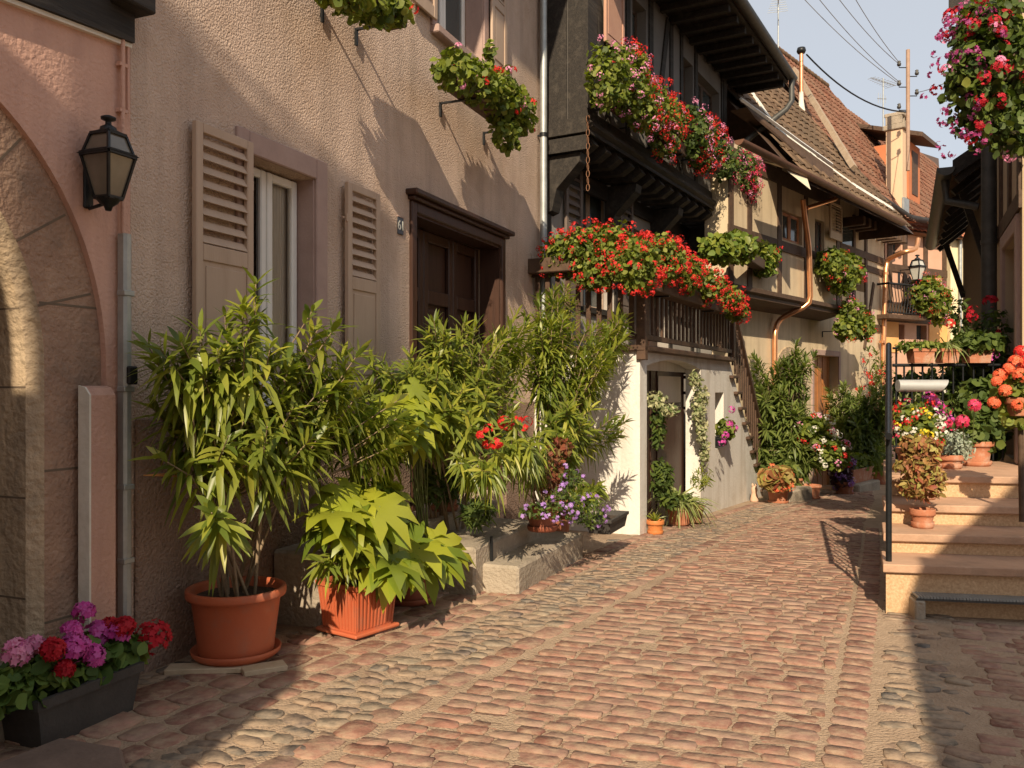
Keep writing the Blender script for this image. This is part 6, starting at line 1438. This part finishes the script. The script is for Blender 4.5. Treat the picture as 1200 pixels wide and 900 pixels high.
gpot(990, 568, 'dark purple-leaved plant with violet flowers between the two kerb stones', [(985, 548, 0, .3, .25, .3), (987, 565, 0, .2, .2, .15)], 380, [(P_vio, 16)], island('purple_leaf', [(.08, .03, .05), (.12, .05, .07), (.06, .05, .03)], .6, .2))
q = thing('long_planter', 'reddish clay planter of dusty geraniums on the pale stone block', 'planter', tuple(fl3(1003, .9)+Vector((0, 0, .2))), F3.rot); box_planter(q, -.7, .6, -.18, .18, 0, .3, M_clay); leaf_part(q, M_ger, [((-.3, 0, .45), (.5, .25, .2)), ((.3, 0, .42), (.4, .25, .2))], 500, 'round', (.08, .12))
# baskets on the copper-pipe house and the rose house
gf = lambda *a, **k: flower_box(F3, *a, **k)
gf((968, 1005), (320, 325), 'hanging_flower_basket', 'green bushy geranium box with a few red blooms right of the cream bay', [(975, 310, .75, .45, .35, .38), (992, 318, .75, .5, .35, .4), (985, 330, .75, .4, .3, .3)], [(P_red, 18, None, 0), (P_pink, 8, None, 0)], 1500, out=.6, size=(.07, .11), hs=.07, cat='flower basket')
gf((985, 1020), (380, 380), 'hanging_flower_basket', 'rounded geranium basket hanging lower beside the far copper pipe', [(998, 368, .75, .45, .3, .35), (1008, 380, .75, .5, .3, .36), (992, 385, .7, .4, .3, .25)], [(P_red, 16, None, 0), (P_pink, 10, None, 0)], 1300, out=.6, size=(.07, .11), hs=.07, cat='flower basket')
flower_box(F5, (1078, 1106), (350, 352), 'hanging_flower_basket', 'red and peach geranium basket on the iron balcony of the rose house', [(1084, 345, .6, .5, .4, .5), (1094, 350, .6, .55, .4, .55), (1100, 358, .6, .4, .3, .5)], [(P_red, 26, None, 0), (P_org, 14, None, 0), (P_pink, 12, None, 0)], 1500, out=.6, size=(.1, .15), hs=.1, cat='flower basket')
# ---- on the rose steps
def stepz(D):
    z = .0
    for d, zz_ in Ds:
        if D >= d: z = zz_
    return z
def sthing(px, py, D, name, label, cat='potted plant'):
    return thing(name, label, cat, ((px-600)/1000*D, D, stepz(D)), R(-10))
def spot(px, D, name, label, r, h, lst, n, cols, mat, kind='round', size=(.04, .06), fr=.035, potm=None, asp=1.0, up=.5):
    q = sthing(px, 0, D, name, label); round_pot(q, r, h, potm or M_clay)
    B = LB(q, lst); leaf_part(q, mat, B, n, kind, size, asp, up)
    for m, k, idx in cols:
        mb = MB(); heads([mb], [B[i] for i in idx] if idx else B, k, (fr*.8, fr*1.2), 12, fr*.75, face=(-.5, -.85, .15)); mb.build('bloom', m, q)
    return q
spot(1081, 6.72, 'potted_coleus', 'red and lime coleus in a small terracotta pot on the second rose step', .095, .15, [(1078, 570, 0, .17, .15, .11), (1076, 545, 0, .18, .15, .11), (1080, 525, 0, .16, .14, .10), (1098, 560, -.05, .07, .08, .08), (1070, 520, 0, .10, .1, .08)], 1250, [], M_coleus, 'ovate', (.045, .075), asp=.62)
spot(1080, 7.25, 'potted_flowers', 'mixed white, yellow and red summer flowers rising behind the coleus', .13, .2, [(1078, 500, 0, .19, .16, .13), (1070, 485, 0, .15, .12, .1), (1085, 515, 0, .14, .12, .1)], 700, [(P_wht, 30, (0, 2)), (P_yel, 11, (2, 0)), (P_red, 16, (1, 2))], M_ger)
spot(1066, 7.9, 'potted_geranium', 'magenta geranium next to the top of the iron handrail', .12, .2, [(1062, 492, 0, .12, .12, .12), (1082, 485, 0, .14, .12, .12)], 260, [(P_mag, 12, None), (P_vred, 10, None)], M_gerd, fr=.045)
spot(1089, 8.0, 'potted_fuchsia', 'pink and red fuchsia behind the mixed flowers', .12, .2, [(1089, 490, 0, .15, .12, .16), (1098, 500, 0, .1, .1, .12)], 380, [(P_vred, 16, None), (P_mag, 6, None)], M_gerd, fr=.04)
spot(1113, 8.0, 'potted_helichrysum', 'round silvery grey foliage plant in a clay pot on the landing', .12, .13, [(1112, 520, 0, .19, .16, .14), (1125, 528, 0, .12, .12, .1)], 850, [], M_silver, 'ovate', (.03, .05), asp=.6)
q = spot(1142, 8.3, 'potted_geranium', 'large pot of dark leafy geranium with two red heads on the landing', .17, .24, [(1145, 505, 0, .26, .2, .22), (1150, 470, 0, .28, .2, .25), (1130, 500, -.1, .14, .12, .15)], 760, [], M_gerd, 'round', (.07, .1))
for px, py, D in ((1128, 494, 7.5), (1142, 475, 7.8)):
    n = 40; qq = norm(rand_dirs(n)+np.array([-.2, -.4, .3])); mb = MB(); p = np.array(locF(q, px, py, D-8.3)); leaves(mb, 'floret', p+qq*.055, norm(np.cross(qq, rand_dirs(n))), qq, .042, .042); mb.build('bloom', P_vred, q)
    mb = MB(); mb.tube([Vector(p), Vector((p[0]*.6, p[1]*.5, .2))], .004, 5); mb.build('flower_stem', M_stemg, q)
# dark hedge-like climbers behind the railing
q = thing('climbing_plant', 'shaded leafy climber with small pale flowers behind the landing railing', 'climber', (4.3, 9.25, .0), 0)
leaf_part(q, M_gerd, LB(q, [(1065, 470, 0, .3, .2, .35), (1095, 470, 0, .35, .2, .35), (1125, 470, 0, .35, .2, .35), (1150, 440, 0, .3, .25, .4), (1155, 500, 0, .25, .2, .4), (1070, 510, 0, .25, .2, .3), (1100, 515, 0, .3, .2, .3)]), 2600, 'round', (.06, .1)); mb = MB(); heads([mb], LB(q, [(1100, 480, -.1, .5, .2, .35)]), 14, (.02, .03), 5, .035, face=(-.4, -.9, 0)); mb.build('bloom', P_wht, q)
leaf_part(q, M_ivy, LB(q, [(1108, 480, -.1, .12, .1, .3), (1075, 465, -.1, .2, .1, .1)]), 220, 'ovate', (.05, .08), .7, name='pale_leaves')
mb = MB()
for k in range(6): x = .05+k*.18; mb.tube([(x*.8, .1, -.5), (x, .0, .9), (x*1.05, 0, 1.9)], .012, 5)
mb.build('stems', M_bark, q)
q = thing('climbing_plant', 'tall dark rose bush with crimson blooms against the shaded barn wall', 'climber', (5.1, 9.5, .2), 0)
leaf_part(q, M_gerd, LB(q, [(1150, 415, 0, .35, .2, .3), (1162, 385, 0, .2, .15, .25), (1135, 430, 0, .3, .2, .15), (1125, 375, 0, .12, .1, .3)]), 1000, 'ovate', (.06, .09), .65); mb = MB(); heads([mb], LB(q, [(1158, 372, -.2, .12, .1, .15)]), 5, (.05, .06), 16, .05, face=(-.4, -.9, 0)); mb.build('bloom', P_crim, q)
mb = MB(); mb.tube([locF(q, 1150, 520), locF(q, 1155, 440), locF(q, 1162, 380)], .012, 5); mb.tube([locF(q, 1130, 520), locF(q, 1126, 440), locF(q, 1124, 360)], .01, 5); mb.build('stems', M_bark, q)
# planters hanging on the landing rail
def railbox(px0, px1, label, fol, D=8.72, mat=M_clay):
    x0 = (px0-600)/1000*D; x1 = (px1-600)/1000*D; q = thing('rail_planter', label, 'planter', ((x0+x1)/2, D, zr1+.02), 0, 'planters on the landing rail')
    h = (x1-x0)/2; box_planter(q, -h, h, -.09, .09, 0.0, .145, mat); fol(q, h); return q
def f_a(q, h): leaf_part(q, M_ger, [((x, 0, .17), (.14, .13, .055)) for x in np.linspace(-h*1.1, h*1.1, 4)], 420, 'ovate', (.05, .08), .6)
def f_b(q, h):
    mb = MB(); n = 90; d = norm(rand_dirs(n)*np.array([1, .7, .3])+np.array([0, -.1, .55])); leaves(mb, 'blade', np.tile([0, 0, .14], (n, 1)), d, rand_dirs(n)+np.array([0, 0, 1.]), rng.uniform(.22, .38, n), .018, rng.uniform(.4, 1.1, n)); mb.build('foliage', M_spid, q)
    mb = MB(); heads([mb], [((.03, 0, .38), (.02, .02, .02))], 1, (.045, .05), 26, .035); mb.build('bloom', P_red, q)
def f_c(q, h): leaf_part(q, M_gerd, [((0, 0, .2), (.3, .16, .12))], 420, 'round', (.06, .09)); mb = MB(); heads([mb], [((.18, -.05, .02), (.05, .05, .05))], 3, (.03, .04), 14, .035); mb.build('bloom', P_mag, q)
railbox(1066, 1091, 'leftmost clay planter on the landing rail, trailing yellow-green leaves', f_a)
railbox(1099, 1120, 'middle clay planter on the landing rail with an arching spider plant', f_b)
railbox(1130, 1158, 'rightmost shaded clay planter on the landing rail with dark leaves', f_c)
# orange geraniums at the right edge, on a post
q = thing('geranium_pot', 'salmon-orange geraniums in a pot on a slim wooden post at the right edge', 'potted plant', atD(1196, 486, 6.4), R(-10))
z0 = q.location.z
round_pot(q, .11, .16, M_clay, False, z=-.03)
mb = MB(); mb.tube([(0, 0, -.02), (.01, 0, .6-z0)], .022, 8); mb.build('post', M_brown, q)
B = LB(q, [(1190, 465, 0, .17, .14, .12), (1196, 490, 0, .13, .12, .08), (1200, 450, 0, .12, .12, .12)]); leaf_part(q, M_ger, B, 260, 'round', (.055, .08))
for px, py, r, m in ((1172, 440, .055, P_org), (1190, 424, .055, P_org), (1196, 440, .06, P_org), (1178, 458, .05, P_org), (1165, 472, .05, P_org), (1196, 412, .05, P_red), (1192, 475, .045, P_org), (1168, 447, .04, P_org), (1182, 432, .045, P_org), (1200, 425, .05, P_red)):
    n = 46; qq = norm(rand_dirs(n)+np.array([-.2, -.4, .3])); mb = MB(); p = np.array(locF(q, px, py, random.uniform(-.12, .0))); leaves(mb, 'floret', p+qq*r*.85, norm(np.cross(qq, rand_dirs(n))), qq, .036, .036); mb.build('bloom', m, q)
# big hanging basket top right
bD = 7.6
q = thing('hanging_flower_basket', 'huge hanging mass of crimson and pink geraniums in the top right corner', 'flower basket', atD(1165, 85, bD), R(-20))
mb = MB(); mb.box(-.35, .45, -.12, .14, -.12, .12, .01); mb.build('box', M_brown, q)
B = LB(q, [(1165, 30, 0, .38, .35, .28), (1185, 80, 0, .42, .4, .4), (1140, 95, -.1, .26, .3, .35), (1160, 140, 0, .30, .3, .30), (1192, 150, 0, .22, .25, .26), (1150, 60, 0, .28, .3, .28)])
leaf_part(q, M_gerd, B, 2700, 'round', (.045, .085), name='foliage', shell=.35); leaf_part(q, M_ger, B[:3], 260, 'round', (.05, .08), name='pale_sprays')  # darker leaf tone stands in for shade on the basket
mb = MB(); Bf = LB(q, [(1120, 90, -.2, .20, .25, .5), (1135, 45, -.2, .25, .2, .25), (1128, 150, -.1, .18, .2, .25)]); heads([mb], Bf, 80, (.02, .035), 6, .04); mb.build('violet_spray', island('plum_petal', [(.30, .02, .10), (.40, .05, .20), (.35, .10, .25)], .6, .3), q)
mb = MB(); heads([mb], B, 36, (.045, .06), 22, .038, face=(-.5, -.85, 0)); mb.build('red_bloom', P_crim, q); mb = MB(); heads([mb], B, 12, (.04, .055), 18, .036, face=(-.5, -.85, 0)); mb.build('pink_bloom', P_pink, q)
mb = MB(); mb.tube([(.1, 0, .1), (.1, .1, .95)], .008, 6); mb.tube([(-.2, 0, .1), (.1, .1, .95)], .006, 6); mb.build('hanger', M_iron, q)
# ================================================================ WIRES, POLE, AERIALS
up = thing('wire_pole', 'thin roof pole with insulators carrying wires above the buff chimney', 'pole', atD(1064, 150, 24), 0)
mb = MB(); mb.tube([(0, 0, -1.2), (0, 0, 2.2)], .055, 8); mb.build('pole', surf('rusty_pole', (.30, .19, .13), (.4, .27, .2), 9, .7), up)
mb = MB()
for k, (dx, z) in enumerate(((-.25, 1.75), (.25, 1.5), (-.25, 1.2), (.25, .95), (-.25, .55))):
    mb.tube([(0, 0, z-.05), (dx, 0, z-.05), (dx, 0, z+.03)], .015, 5)
mb.build('bracket', M_iron, up)
mb = MB()
for k, (dx, z) in enumerate(((-.25, 1.75), (.25, 1.5), (-.25, 1.2), (.25, .95), (-.25, .55))): mb.lathe([(0, 0), (.05, .0), (.06, .05), (.035, .09), (.05, .12), (0, .15)], 8, (dx, 0, z))
mb.build('insulator', M_dzinc, up)
mast = thing('cable_mast', 'copper-coloured mast with a black cap at the ridge of the red roof', 'pole', atD(939, 108, 22), 0); mb = MB(); mb.tube([(0, 0, -.6), (0, 0, 1.02)], .055, 8); mb.build('mast', M_copper, mast); mb = MB(); mb.lathe([(0, 0), (.09, 0), (.12, .06), (.10, .14), (0, .17)], 12, (0, 0, 1.0)); mb.build('cap', M_iron, mast); mb = MB(); mb.lathe([(.10, -.5), (.06, -.2), (.055, 0)], 10, (0, 0, 0)); mb.build('boot', M_mortar, mast)
def wire(a, b, sag, r, label, mat=M_iron):
    a, b = Vector(a), Vector(b); t = thing('overhead_wire', label, 'wire', a, 0); d = b-a; pts = []
    for k in range(15): f_ = k/14; pts.append(tuple(d*f_-Vector((0, 0, 4*sag*f_*(1-f_)))))
    mb = MB(); mb.tube(pts, r, 5); mb.build('cable', mat, t)
T = up.location
wire(atD(945, 66, 22)+Vector((0, 0, .05)), T+Vector((-.05, 0, .45)), .35, .022, 'thick black cable sagging from the copper mast to the roof pole')
grey = surf('grey_wire', (.20, .20, .20), (.25, .25, .25), 3, .7)
wire(T+Vector((-.25, 0, 1.85)), atD(986, -30, 20), .12, .009, 'uppermost thin grey wire climbing left from the roof pole', grey)
wire(T+Vector((-.25, 0, 1.8)), atD(962, -30, 20), .15, .009, 'second thin grey wire climbing left from the roof pole', grey)
wire(T+Vector((-.25, 0, 1.3)), atD(945, -20, 20), .15, .009, 'third thin grey wire climbing left from the roof pole', grey)
wire(T+Vector((-.25, 0, 1.25)), atD(925, -20, 20), .15, .009, 'lowest thin grey wire climbing left from the roof pole', grey)
wire(T+Vector((.25, 0, 1.0)), atD(1110, 96, 20), .03, .009, 'thin wire leading right from the roof pole behind the hanging basket', grey)
wire(F2.W(uw(700), OJ+.1, 7.25), atD(880, 8, 13.5), .05, .006, 'fine pale wire crossing under the eave of the dark house', M_zinc)
def aerial(px, py, D, s, label, seed):
    t = thing('tv_aerial', label, 'aerial', atD(px, py, D), R(seed*37 % 90)); mb = MB(); mb.tube([(0, 0, -1.0*s), (0, 0, .75*s)], .02, 6); mb.build('mast', M_zinc, t)
    mb = MB(); mb.tube([(-.75*s, 0, .6*s), (.75*s, 0, .66*s)], .014, 5)
    for k in range(9): x = -.7*s+k*.17*s; l = .14*s+.02*k*s; mb.tube([(x, -l, .6*s+.04*s*k/9), (x, l, .6*s+.04*s*k/9)], .007, 5)
    mb.tube([(.2*s, 0, .1*s), (-.35*s, 0, .0)], .012, 5)
    for k in range(4): x = -.3*s+k*.15*s; mb.tube([(x, 0, -.14*s+.03*k), (x, 0, .2*s)], .007, 5)
    mb.build('elements', M_zinc, t)
aerial(1035, 118, 27, .95, 'pale television aerial beside the chimney top', 1)
aerial(912, 28, 24, .95, 'television aerial rising behind the dark eave at the top', 2)
